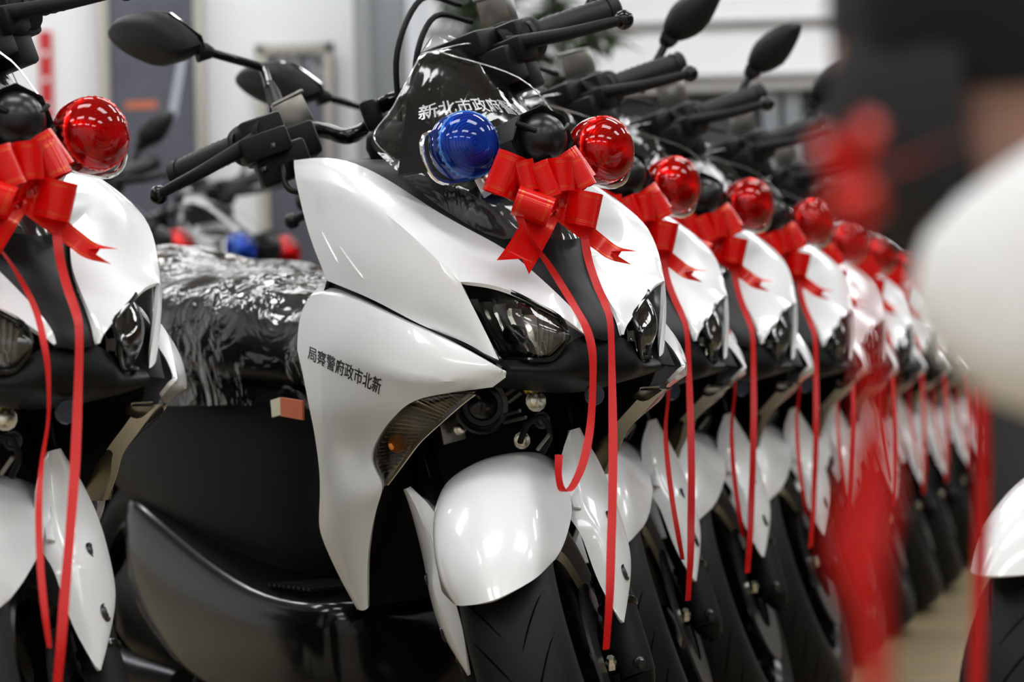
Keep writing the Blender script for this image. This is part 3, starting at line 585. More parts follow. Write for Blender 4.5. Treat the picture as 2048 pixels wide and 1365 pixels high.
    mirror([(1490,124),(1504,92),(1516,76),(1545,57),(1570,47),(1592,43),(1604,46),(1606,56),(1601,72),(1588,100),(1570,131),(1540,146),(1513,152),(1496,140)], [(1535,92),(1562,80)], jl, (1, .25, .15), p3,
           [Vector((-.385,.2,1.05)), pl(1440,210,jl,(1,.25,.15),p3), pl(1474,194,jl,(1,.25,.15),p3), pl(1486,178,jl,(1,.25,.15),p3), pl(1500,150,jl,(1,.25,.15),p3)], [Vector((-.37,.19,1.045)), Vector((-.385,.2,1.05)), Vector((-.395,.205,1.052))])
    # windscreen: black plate swept back at the sides
    def scr(u, v, off=0.0):
        hw = .150+(.060-.150)*v if v < .9 else .069-(v-.9)*.12; y = u*hw
        p = Vector((-.098-.158*v-.42*abs(u)**2*hw, y, .915+.148*v-.012*u*u*(1-v)))
        return p+Vector((.68, 0, .73))*off
    g = [[scr(u/6, v/8) for u in range(-6, 7)] for v in range(9)]
    ws = grids('windscreen', [g], GLOSSB, root, 1, 0.004, ref=(-.4,0,.8))
    bm = text_mesh('新北市政府警察局'); bmesh.ops.triangulate(bm, faces=bm.faces)
    for v in bm.verts:
        xn = (v.co.x-.5)*2
        vv = .50+.145*v.co.y-.05*xn*xn; v.co = scr(xn*.87, vv, .0016)
    finish('lettering', bm, PRINTW, ws)['label'] = 'white Chinese characters'
    # blue and red warning lamps, loudspeaker and their bracket
    bm = bmesh.new()
    add_box(bm, (-.098,0,.932), (.012,.25,.022)); add_box(bm, (-.085,-.06,.905), (.004,.05,.06), Matrix.Rotation(.5,3,'X')); add_box(bm, (-.085,.06,.905), (.004,.05,.06), Matrix.Rotation(-.5,3,'X'))
    brk = finish('lamp_bracket', bm, WHITE, root, bevel=.002)
    for s in (-1, 1):
        tube('chrome_rail', [(-.09,s*.09,.95),(-.088,s*.15,.945),(-.08,s*.148,.90),(-.08,s*.12,.885),(-.09,s*.06,.9)], .0035, CHROME, brk, 8, 4)
        lathe('screw', [(0,.008),(.004,.007),(.006,.003),(.006,0)], (-.08,s*.066,.892), (1,0,0), SILVER, brk, 10)
        c_ = Vector((-.088, s*.102, .930)); d_ = Vector((1, s*.03, .08)).normalized(); nm = 'red' if s > 0 else 'blue'
        lamp = lathe('warning_lamp', [(-.012,0),(-.012,.03),(-.004,.036),(.0,.0415),(.004,.0425),(.004,0)], c_, d_, BLACK, root, 32); lamp['label'] = nm+' round lamp'
        inner = [(.003,.0425)]
        for k in range(13): inner.append((.006+k*.0022, .0428-.0000*k))
        for k in range(22):
            r_ = .0395*(1-k/21); inner.append((.035+.0125*(1-(r_/.0395)**2)+(.0016 if k % 2 else 0), max(r_, 0)))
        bm = bmesh.new(); add_lathe(bm, inner, c_, d_, 120, lambda k, i: (.018 if (i//2) % 2 else 0) if 1 <= k <= 13 else 0)
        finish('prism_core', bm, REDPLASTIC if s > 0 else BLUEPLASTIC, lamp, angle=12)
        outer = [(.002,.043),(.008,.0448),(.018,.0452),(.028,.0442),(.037,.0405),(.045,.034),(.051,.0245),(.0545,.013),(.0555,0)]
        bm = bmesh.new(); add_lathe(bm, outer, c_, d_, 48); ln = finish('dome_lens', bm, REDLENS if s > 0 else BLUELENS, lamp, 1); ln['label'] = nm+' clear dome'
    sp = Vector((-.062, 0, .938)); dsp = Vector((1, 0, .03)).normalized()
    siren = lathe('siren_horn', [(-.065,0),(-.065,.036),(-.03,.041),(.012,.046),(.016,.0455),(.014,.042),(.008,.036),(.008,0)], sp, dsp, BLACK, root, 8, angle=10)
    bm = bmesh.new(); add_lathe(bm, [(.0,.036),(.01,.0355),(.02,.031),(.03,.024),(.036,.014),(.038,0)], sp+Vector((0,.003,.003)), dsp, 28); finish('horn_dome', bm, DOMEB, siren)
    for a in (30, 150, 270):
        ca, sa = math.cos(R(a)), math.sin(R(a)); tube('spider_arm', [sp+Vector((.014, ca*.044, sa*.044)), sp+Vector((.022, ca*.036, sa*.036)), sp+Vector((.030, ca*.022, sa*.022))], .0035, BLACK, siren, 8)
    return root
scooter = build_scooter()
# ================================================================ red bows and clear wraps (built on the hero scooter, copied to the others)
def PX(px, py, x):
    a, b, c = axes(S1[2]); d = pix_ray(px, py); o = Vector((-S1[0], -S1[1], CAM_Z))
    dl = Vector((d@a, d@b, d@c)); ol = Vector((o@a, o@b, o@c)); return ol+dl*((x-ol.x)/dl.x)
def loc_dir(v): a, b, c = axes(S1[2]); return Vector((v@a, v@b, v@c))
RIGHT, UPV, TOCAM = loc_dir(CR), loc_dir(CU), -loc_dir(CF)
def ribbon(name, rows, m, parent, org):
    """rows of (left edge, right edge); UV v runs across the ribbon"""
    me = bpy.data.meshes.new(name); vs = []; fs = []; uv = []; nc = 5
    for i, (a, b) in enumerate(rows):
        for j in range(nc): vs.append(a.lerp(b, j/(nc-1))-org)
    for i in range(len(rows)-1):
        for j in range(nc-1):
            fs.append((i*nc+j, i*nc+j+1, (i+1)*nc+j+1, (i+1)*nc+j)); uv.append([(i, j/(nc-1)), (i, (j+1)/(nc-1)), (i+1, (j+1)/(nc-1)), (i+1, j/(nc-1))])
    me.from_pydata(vs, [], fs); l = me.uv_layers.new(name='UVMap')
    for p, u in zip(me.polygons, uv):
        p.use_smooth = True
        for k, li in enumerate(p.loop_indices): l.data[li].uv = (u[k][0]/10, u[k][1])
    me.materials.append(m); return link(name, me, parent)
def build_bow(hooked=True):
    K = PX(1112, 428, .035); rz = S1[2]-math.pi/2; a, b, c = axes(S1[2])
    wl = Vector((S1[0], S1[1], 0))+a*K.x+b*K.y+c*K.z
    root = empty('gift_bow', '', 'bow', 'red gift bows', wl, rz)
    def loop(cx, cy, x, ang, wd, r, out, taper=1.0, squash=1.0):
        Cn = PX(cx, cy, x); ax = (RIGHT*math.cos(R(ang))+UPV*math.sin(R(ang))).normalized()
        od = (TOCAM*math.cos(R(out))+RIGHT*math.sin(R(out))); od = (od-ax*od.dot(ax)).normalized(); e2 = ax.cross(od)
        mid = [(K+TOCAM*-.002, .18)]
        base = K.lerp(Cn, .55)-od*.004; mid.append((base, .55))
        circ = [(Cn+od*r*math.cos(R(t))+e2*r*squash*math.sin(R(t)), 1.0) for t in range(-130, 131, 20)]
        pts = mid+circ+[(base-e2*.004+od*.004, .6), (K-TOCAM*.004, .18)]
        P_ = catmull([p for p, _ in pts], 3); Wd = []
        for i in range(len(P_)):
            u = i/3; k = min(int(u), len(pts)-2); Wd.append(pts[k][1]*(1-(u-k))+pts[k+1][1]*(u-k))
        tl = lambda i: 1.0
        rows = [(p-ax*wd*.5*w_*taper, p+ax*wd*.5*w_) for p, w_ in zip(P_, Wd)]
        ribbon('loop', rows, RIBBON, root, K)
    loop(1014,348,.02, 68,.050,.021,-35,1.15); loop(1053,352,.045, 103,.038,.0125,-8); loop(1086,362,.05, 113,.046,.0155,5); loop(1122,350,.045, 95,.042,.016,15)
    loop(1150,352,.03, 118,.040,.02,40); loop(1146,338,.005, 125,.045,.02,60); loop(1066,413,.055, -20,.046,.019,-15); loop(1163,418,.045, 78,.044,.024,62,.95,.75)
    loop(1100,395,.04, 60,.03,.012,25); loop(1040,372,.02, 130,.036,.016,-20)
    def tail(pl_, pr_, xs, notch):
        L_ = catmull([PX(p[0], p[1], x) for p, x in zip(pl_, xs)], 4); R_ = catmull([PX(p[0], p[1], x) for p, x in zip(pr_, xs)], 4)
        n = len(L_); N = PX(*notch); me_rows = []
        for i, (p, q) in enumerate(zip(L_, R_)):
            m_ = (p+q)/2+TOCAM*.004*math.sin(i*.7); me_rows.append((p, q))
        o = ribbon('tail', me_rows[:-3], RIBBON, root, K)
        # swallow-tail end: two points either side of the notch
        bm = bmesh.new(); bm.from_mesh(o.data); uvl = bm.loops.layers.uv.active
        p3, q3 = me_rows[-4]; m3 = N
        def tri(vv, uvs):
            f = bm.faces.new([bm.verts.new(v-K) for v in vv]); f.smooth = True; f.material_index = 0
            for lp, u in zip(f.loops, uvs): lp[uvl].uv = u
        mm = p3.lerp(q3, .5); tri([p3, mm, m3], [(0,0),(0,.5),(.1,.5)]); tri([mm, q3, m3], [(0,.5),(0,1),(.1,.5)]); tri([p3, m3, L_[-1]], [(0,0),(.1,.5),(.3,.1)]); tri([m3, q3, R_[-1]], [(.1,.5),(0,1),(.3,.9)])
        bm.to_mesh(o.data); bm.free()
    tail([(1100,430),(1052,436),(1034,460),(1016,490),(993,521)], [(1118,438),(1106,462),(1090,492),(1075,520),(1058,549)], [.04,.05,.052,.055,.06], (1044,518,.057))
    tail([(1122,422),(1165,438),(1205,470),(1238,494),(1276,503)], [(1116,444),(1156,474),(1190,500),(1220,520),(1264,530)], [.04,.045,.05,.06,.075], (1222,503,.062))
    def streamer(pts, wd, rot):
        C_ = catmull([PX(*p) for p in pts], 5); rows = []
        for i, p in enumerate(C_):
            a_ = rot+.5*math.sin(i*.22); d_ = RIGHT*math.cos(a_)+TOCAM*math.sin(a_); rows.append((p-d_*wd/2, p+d_*wd/2))
        ribbon('streamer', rows, STREAM, root, K)
    if hooked: streamer([(1038,432,.05),(1058,478,.055),(1092,522,.06),(1124,572,.075),(1150,615,.095),(1172,655,.115),(1184,700,.125),(1186,760,.13),(1181,850,.14),(1168,920,.15),(1150,965,.155),(1135,983,.155),(1123,978,.15),(1117,950,.145),(1118,910,.14)], .0105, .2)
    else: streamer([(1038,432,.05),(1058,478,.055),(1092,522,.06),(1124,572,.075),(1148,620,.095),(1162,665,.115),(1172,720,.125),(1174,800,.13),(1166,880,.14),(1168,960,.17),(1178,1060,.20),(1190,1140,.22),(1200,1200,.23)], .0075, .5)
    streamer([(1168,468,.045),(1177,520,.06),(1194,570,.085),(1211,610,.105),(1221,650,.12),(1224,750,.14),(1226,880,.17),(1225,1000,.20),(1222,1100,.22),(1219,1200,.235),(1212,1300,.24)], .0105, -.2)
    bm = bmesh.new(); bmesh.ops.create_uvsphere(bm, u_segments=12, v_segments=8, radius=.008); 
    for v in bm.verts: v.co.z *= 1.3
    finish('knot', bm, RIBBON, root)
    return root
def wrinkle(p, amp, sc): 
    q = p*sc; a = noise.noise(q); b = noise.noise(q*2.3+Vector((5, 1, 2)))
    return amp*((1-abs(a))*1.2-1+.5*(1-abs(b)))
def draped(name, key_rows, m, n_u, n_v, amp, sc, label, cat, group, up=Vector((.4, 0, .9))):
    rows = [catmull(r, n_u) for r in key_rows]; cols = list(zip(*rows)); cols = [catmull(c_, n_v) for c_ in cols]; g = list(zip(*cols))
    a, b, c = axes(S1[2]); org = sum((p for r in g for p in r), Vector())/sum(len(r) for r in g); org = Vector((org.x, 0, org.z))
    bm = bmesh.new(); vs = []
    for i, r in enumerate(g):
        vr = []
        for j, p in enumerate(r):
            e = min(1, min(j, len(r)-1-j)/3+.3); vr.append(bm.verts.new(p+Vector((.68, (1 if p.y > 0 else -1)*.25, .6))*wrinkle(p, amp, sc)*e-org))
        vs.append(vr)
    for A_, B_ in zip(vs, vs[1:]):
        for j in range(len(A_)-1): bm.faces.new((A_[j], A_[j+1], B_[j+1], B_[j]))
    o = finish(name, bm, m, None, angle=180); o.location = Vector((S1[0], S1[1], 0))+a*org.x+b*org.y+c*org.z; o.rotation_euler = (0, 0, S1[2]-math.pi/2)
    return tag(o, label, cat, group)
def sy(pts): return [Vector((x, -y, z)) for x, y, z in pts]+[Vector((x, y, z)) for x, y, z in pts[::-1][1:]]
WRAP_ROWS = [sy([(-.315,.012,1.104),(-.312,.006,1.106),(-.309,.0,1.107)]), sy([(-.262,.062,1.066),(-.252,.04,1.072),(-.236,0,1.080)]), sy([(-.262,.105,.996),(-.215,.07,1.012),(-.165,0,1.022)]), sy([(-.275,.128,.958),(-.19,.088,.965),(-.098,0,.962)]),
             sy([(-.228,.125,.922),(-.165,.085,.918),(-.098,0,.908)]), sy([(-.150,.104,.866),(-.085,.07,.875),(-.045,0,.868)]), sy([(-.090,.078,.828),(-.045,.05,.835),(-.016,0,.832)]), sy([(-.052,.06,.812),(-.02,.035,.812),(.0,0,.808)])]
wrap = draped('windscreen_wrap', WRAP_ROWS, FILM, 7, 6, .0035, 9, '', 'plastic wrap', 'clear windscreen wraps')
def hems(o, lines):
    a, b, c = axes(S1[2]); w0 = o.location-Vector((S1[0], S1[1], 0)); org = Vector((w0@a, w0@b, w0@c))
    for ln in lines: tube('film_edge', [p-org for p in catmull(ln, 5)], .0011, EDGE, o, 6)
EDGE = film('film_fold', (.9, .9, .92), .15, .35, 1.5, 40, .3, .002)
_n = Vector((.008, 0, .006))
hems(wrap, [[r[0]+_n for r in WRAP_ROWS[:5]], [r[-1]+_n for r in WRAP_ROWS[:5]], [p+_n*1.3 for p in WRAP_ROWS[1]], [WRAP_ROWS[0][2], WRAP_ROWS[1][2]+_n], [WRAP_ROWS[1][1]+_n, WRAP_ROWS[2][2]+Vector((.012,.03,.012)), WRAP_ROWS[3][2]+Vector((.012,.05,.01))]])
SEAT_ROWS = [sy([(-.54,.10,.60),(-.535,.10,.70),(-.535,.06,.742),(-.53,0,.75)]), sy([(-.70,.142,.61),(-.70,.140,.74),(-.70,.09,.785),(-.70,0,.80)]), sy([(-.95,.175,.615),(-.95,.17,.76),(-.95,.11,.805),(-.95,0,.82)]), sy([(-1.15,.185,.65),(-1.15,.18,.775),(-1.15,.12,.82),(-1.15,0,.835)]),
             sy([(-1.3,.18,.68),(-1.3,.172,.83),(-1.3,.12,.868),(-1.3,0,.885)]), sy([(-1.55,.15,.74),(-1.55,.14,.845),(-1.55,.09,.88),(-1.55,0,.895)]), sy([(-1.7,.09,.77),(-1.7,.085,.85),(-1.7,.05,.87),(-1.7,0,.88)])]
swrap = draped('seat_wrap', SEAT_ROWS, FILMS, 8, 12, .016, 7, '', 'plastic wrap', 'clear seat wraps')
bow = build_bow()
bow_straight = build_bow(False)
# ---------------------------------------------------------------- the row
def children(o): return [x for x in list(bpy.data.objects) if x.parent is o]
def copy_tree(o, kids):
    c = o.copy(); C.objects.link(c)
    for ch in kids.get(o, []):
        d = ch.copy(); C.objects.link(d); d.parent = c
        for g in kids.get(ch, []):
            e = g.copy(); C.objects.link(e); e.parent = d
    return c
def kid_map(*roots):
    k = {}
    for o in bpy.data.objects:
        if o.parent: k.setdefault(o.parent, []).append(o)
    return k
KM = kid_map()
ROW = [(-.52, 2.681, 36.8), None, (.205, 3.637, 31.1), (.356, 4.095, 25.8), (.527, 4.621, 24.4), (.699, 5.355, 24.7), (.864, 5.929, 27.3), (1.03, 6.5, 28), (1.2, 7.12, 28), (1.42, 7.95, 28), (1.66, 9.0, 28), (1.9, 10.3, 28)]
NTH2 = ['nearest the camera at left edge', 'that stands whole in front', 'next behind the whole one', 'third in line, whole one first', 'fourth in line, whole one first', 'fifth in line, whole one first', 'sixth in line, whole one first', 'seventh in line, whole one first', 'eighth in line, whole one first', 'ninth in line, whole one first', 'next to last of the far end', 'last at the far end']
NTH = NTH2
def place_like(src, o, pose, scale=1.0):
    """carry a thing built on the front scooter over to another scooter's place"""
    th = R(pose[2])
    M = Matrix.Translation((pose[0], pose[1], 0)) @ Matrix.Rotation(th-math.pi/2, 4, 'Z') @ Matrix.Scale(scale, 4) @ (Matrix.Translation((S1[0], S1[1], 0)) @ Matrix.Rotation(S1[2]-math.pi/2, 4, 'Z')).inverted()
    N = M @ Matrix.LocRotScale(src.location, src.rotation_euler, src.scale); o.location, q, o.scale = N.decompose(); o.rotation_euler = q.to_euler()
allb = []
for i, pose in reversed(list(enumerate(ROW))):
    if pose is None: sc_, bw_, wr_, sw_ = scooter, bow, wrap, swrap
    else:
        sc_ = copy_tree(scooter, KM); bw_ = copy_tree(bow_straight, KM) if i else bow_straight; wr_ = copy_tree(wrap, KM); sw_ = copy_tree(swrap, KM) if i < 5 else None
        for s_, o_ in ((scooter, sc_), (bow, bw_), (wrap, wr_), (swrap, sw_)):
            if o_: place_like(s_, o_, pose)
    sc_['label'] = 'white and black police scooter '+NTH[i]; bw_['label'] = 'red ribbon bow on scooter '+NTH2[i]; wr_['label'] = 'clear film over windscreen of scooter '+NTH2[i]
    if sw_: sw_['label'] = 'crumpled clear film over seat of scooter '+NTH2[i]
    allb.append((sc_, bw_, wr_))
# scooters of the row behind, still in their film
for k, (pose, lb, scl) in enumerate((((-.80, 5.85, 63), 'left one', 1.07), ((-.60, 6.55, 63), 'right one', 1.09))):
    o = copy_tree(scooter, KM); place_like(scooter, o, pose, scl); o['label'] = 'blurred police scooter parked behind the seats, '+lb+' of two'; o['group'] = 'scooters of the row behind'
    wq = copy_tree(wrap, KM); place_like(wrap, wq, pose, scl); wq['label'] = 'shiny film over the lamps of the rear scooter, '+lb+' of two'; wq['group'] = 'films of the row behind'
# opposite scooter at the right edge, its front wheel straight
ROT_OUT = Matrix.Identity(3)
opp = build_scooter(); opp.location = (.656, 2.63, 0); opp.rotation_euler = (0, 0, R(-50)-math.pi/2)
opp['label'] = 'scooter facing the row, only its white mudguard tip and tyre showing at right edge'; opp['group'] = 'scooters across the aisle'
ROT_OUT = ROTS
# ================================================================ background
def at(px, py, Y):
    d = pix_ray(px, py); return Vector((0, 0, CAM_Z))+d*(Y/d.y)
def quad_box(bm, x0, y0, x1, y1, Y, th):
    a, b = at(x0, y0, Y), at(x1, y1, Y); add_box(bm, ((a.x+b.x)/2, Y+th/2, (a.z+b.z)/2), (abs(b.x-a.x), th, abs(b.z-a.z)))
a0, a1 = at(715, 300, 9.6), at(815, 300, 9.6)
bm = bmesh.new(); add_box(bm, ((a0.x+a1.x)/2, 9.75, ZC/2), (a1.x-a0.x, .3, ZC)); structure(finish('trim_1', bm, PILLAR, bevel=.01))
bm = bmesh.new(); add_box(bm, (a0.x+.035, 9.585, ZC/2), (.06, .03, ZC)); structure(finish('trim_2', bm, mat('pillar_edge', (.25,.26,.27), .5)))
# white soffit with blind, darker opening below it at the right
bm = bmesh.new(); p, q = at(1130, 190, 10.6), at(2150, -20, 10.6); add_box(bm, ((p.x+q.x)/2, 11.6, (p.z+ZC)/2), (q.x-p.x+1.2, 2.0, ZC-p.z)); structure(finish('trim_3', bm, mat('white_soffit', (.9,.91,.93), .5)))
bm = bmesh.new(); add_box(bm, ((p.x+q.x)/2, 10.57, p.z+.055), (q.x-p.x+1.2, .05, .02)); add_box(bm, ((p.x+q.x)/2, 10.57, at(1400, 47, 10.6).z), (q.x-p.x+1.2, .04, .012)); structure(finish('trim_4', bm, mat('soffit_line', (.4,.39,.4), .6)))
bm = bmesh.new(); add_box(bm, (1.35, 11.0, (p.z-.002)/2), (2.4, .6, p.z-.002)); structure(finish('trim_5', bm, mat('dark_opening', (.05,.05,.052), .7)))
BEIGE = mat('frame_beige', (.42,.4,.35), .5); DARKPIC = mat('dark_poster', (.035,.036,.05), .3, var=(4, 3)); DARKPIC2 = mat('dark_print', (.03,.032,.036), .35)
def picture(x0, y0, x1, y1, Y, label, lean=0.0):
    a, b = at(x0, y0, Y), at(x1, y1, Y); w_, h_ = abs(b.x-a.x), abs(a.z-b.z); root = empty('picture_frame', label, 'picture', 'framed pictures by the wall', ((a.x+b.x)/2, Y, min(a.z, b.z)))
    bm = bmesh.new(); add_box(bm, (0,0,h_/2), (w_-.04,.02,h_-.04)); finish('picture_panel', bm, DARKPIC, root)
    bm = bmesh.new()
    for c_, s_ in (((-w_/2+.02,-.01,h_/2),(.04,.04,h_)), ((w_/2-.02,-.01,h_/2),(.04,.04,h_)), ((0,-.01,h_-.02),(w_,.04,.04)), ((0,-.01,.02),(w_,.04,.04))): add_box(bm, c_, s_)
    finish('frame', bm, BEIGE, root, bevel=.004); return root, w_, h_
f1, w1, h1 = picture(195, -60, 425, 640, 9.98, 'tall dark poster in a beige frame standing by the white wall, left one')
bm = bmesh.new(); add_prism(bm, [Vector((.06,-.012,h1-.62)),Vector((.09,-.012,h1-.62)),Vector((.14,-.012,h1-.36)),Vector((.115,-.012,h1-.36))], (0,-.002,0)); finish('pale_streak', bm, mat('pale_print', (.45,.5,.56), .4), f1)
bm = bmesh.new(); add_box(bm, (-.05,-.012,h1-.565), (.13,.003,.03)); finish('orange_band', bm, ORANGE, f1)
f2, w2, h2 = picture(512, 92, 682, 640, 9.98, 'tall dark picture with pale tree pattern at its top, behind the mirror')
bm = bmesh.new(); random.seed(4)
for k in range(60):
    x = random.uniform(-w2/2+.05, w2/2-.05); z = h2-random.uniform(.05, .17); add_box(bm, (x,-.012,z), (random.uniform(.006,.02),.003,random.uniform(.01,.04)), Matrix.Rotation(random.uniform(-1,1),3,'Y'))
finish('tree_pattern', bm, mat('pale_leaf_print', (.5,.52,.52), .5), f2)['kind'] = 'stuff'
# red banner
a, b = at(76, 62, 10.0), at(106, 236, 10.0); root = empty('banner', 'narrow red hanging banner with pale marks at upper left', 'banner', None, ((a.x+b.x)/2, 10.013, b.z))
bm = bmesh.new(); add_box(bm, (0,0,(a.z-b.z)/2), (b.x-a.x,.012,a.z-b.z)); finish('cloth', bm, mat('banner_red', (.5,.02,.025), .6), root)
bm = bmesh.new()
for k in range(3): add_box(bm, (0,-.008,.05+.11*k), (.022,.003,.02))
finish('pale_mark', bm, PRINTW, root)
# tall plant
def plant():
    random.seed(11); base = at(1040, 300, 8.6); root = empty('potted_plant', 'tall green potted plant in front of the white wall beyond the windscreen', 'plant', None, (base.x, 8.6, 0))
    G = mat('plant_green', (.035,.06,.025), .5, var=(9, 2.2))
    lathe('pot', [(0,0),(0,.13),(.3,.18),(.32,.18),(.32,.16),(.29,.15),(.29,0)], (0,0,0), (0,0,1), mat('pot_grey', (.2,.2,.2), .6), root, 24)
    bm = bmesh.new(); tips = []
    for k in range(11):
        a_ = 2*math.pi*k/11; r_ = random.uniform(.2, .42); zt = random.uniform(1.72, 2.1); pts = catmull([(0,0,.28),(.05*math.cos(a_),.05*math.sin(a_),1.1),(r_*.55*math.cos(a_),r_*.55*math.sin(a_),zt-.12),(r_*math.cos(a_),r_*math.sin(a_),zt)], 6)
        add_tube(bm, pts, .007, 6); tips.append(pts)
    finish('stem', bm, mat('stem_brown', (.06,.05,.03), .7), root)
    bm = bmesh.new()
    for pts in tips:
        for i in range(7, len(pts)):
            for q in range(8):
                p = pts[i]; d = Vector((random.uniform(-1,1), random.uniform(-1,1), random.uniform(-.5,.5))).normalized(); l_ = random.uniform(.07,.14); w_ = d.cross(Vector((0,0,1))).normalized()*.014; dn = Vector((0,0,-.02))
                v = [bm.verts.new(x) for x in (p, p+d*l_*.5+w_, p+d*l_+dn, p+d*l_*.5-w_)]; bm.faces.new(v)
    finish('foliage', bm, G, root, solid=.001)
plant()
# pale curtains in the dark opening and a low cabinet by the far wall
for k, (x0, x1) in enumerate(((1528, 1562), (1572, 1606))):
    a, b = at(x0, 225, 10.64), at(x1, 420, 10.64); bm = bmesh.new(); rows = []
    for i in range(13): rows.append([Vector((a.x+(b.x-a.x)*i/12, 10.64+.015*math.sin(i*1.9), z)) for z in (a.z+.1, .25)])
    o = grids('curtain', [rows], mat('curtain_white', (.5,.52,.54), .8), None, 0, .004, ref=(a.x, 13, 1)); tag(o, 'pale hanging curtain in the dark opening, '+('left' if k == 0 else 'right')+' of two', 'curtain', 'pale curtains')
root = empty('cabinet', 'low grey cabinet against the far wall at right', 'cabinet', None, (2.75, 12.3, 0))
bm = bmesh.new(); add_box(bm, (0,0,.46), (1.1,.4,.72)); finish('body', bm, mat('cabinet_grey', (.27,.26,.24), .6), root, bevel=.005)
bm = bmesh.new(); add_box(bm, (-.27,-.21,.46), (.5,.02,.66)); finish('door', bm, mat('cabinet_door', (.3,.29,.27), .5), root, bevel=.004)
bm = bmesh.new(); add_box(bm, (.27,-.21,.46), (.5,.02,.66)); finish('door', bm, MATS['cabinet_door'], root, bevel=.004)
bm = bmesh.new(); add_box(bm, (0,.01,.05), (1.06,.36,.1)); finish('plinth', bm, DARKT, root)
# red paper scrap on the floor
d = at(1905, 1075, 1); t_ = CAM_Z/(CAM_Z-d.z); fx, fy = d.x*t_, d.y*t_
bm = bmesh.new(); vs = [bm.verts.new((x, y, z)) for x, y, z in ((-.07,-.05,.006),(.02,-.07,.012),(.08,-.01,.006),(.05,.09,.01),(-.05,.07,.005))]; cv = bm.verts.new((0,0,.016))
for i in range(5): bm.faces.new((vs[i], vs[(i+1) % 5], cv))
o = finish('paper_scrap', bm, STREAM, solid=.001); o.location = (fx, fy, 0.0); tag(o, 'scrap of red paper lying on the floor beside the row of tyres', 'paper')
# tag strip tucked under the film of the front seat
a, b, c = axes(S1[2])
root = empty('paper_tag', 'cream and orange paper tag under the film beside the front seat', 'tag', None)
pt = P(575, 815, -.19); root.location = Vector((S1[0], S1[1], 0))+a*pt.x+b*pt.y+c*pt.z; root.rotation_euler = (0, 0, S1[2]-math.pi/2)
bm = bmesh.new(); add_box(bm, (-.035,0,0), (.03,.003,.024), Matrix.Rotation(-.12,3,'Y')); finish('pale_end', bm, CREAM, root)
bm = bmesh.new(); add_box(bm, (.015,0,-.002), (.07,.003,.026), Matrix.Rotation(.08,3,'Y')); finish('orange_end', bm, ORANGE, root)
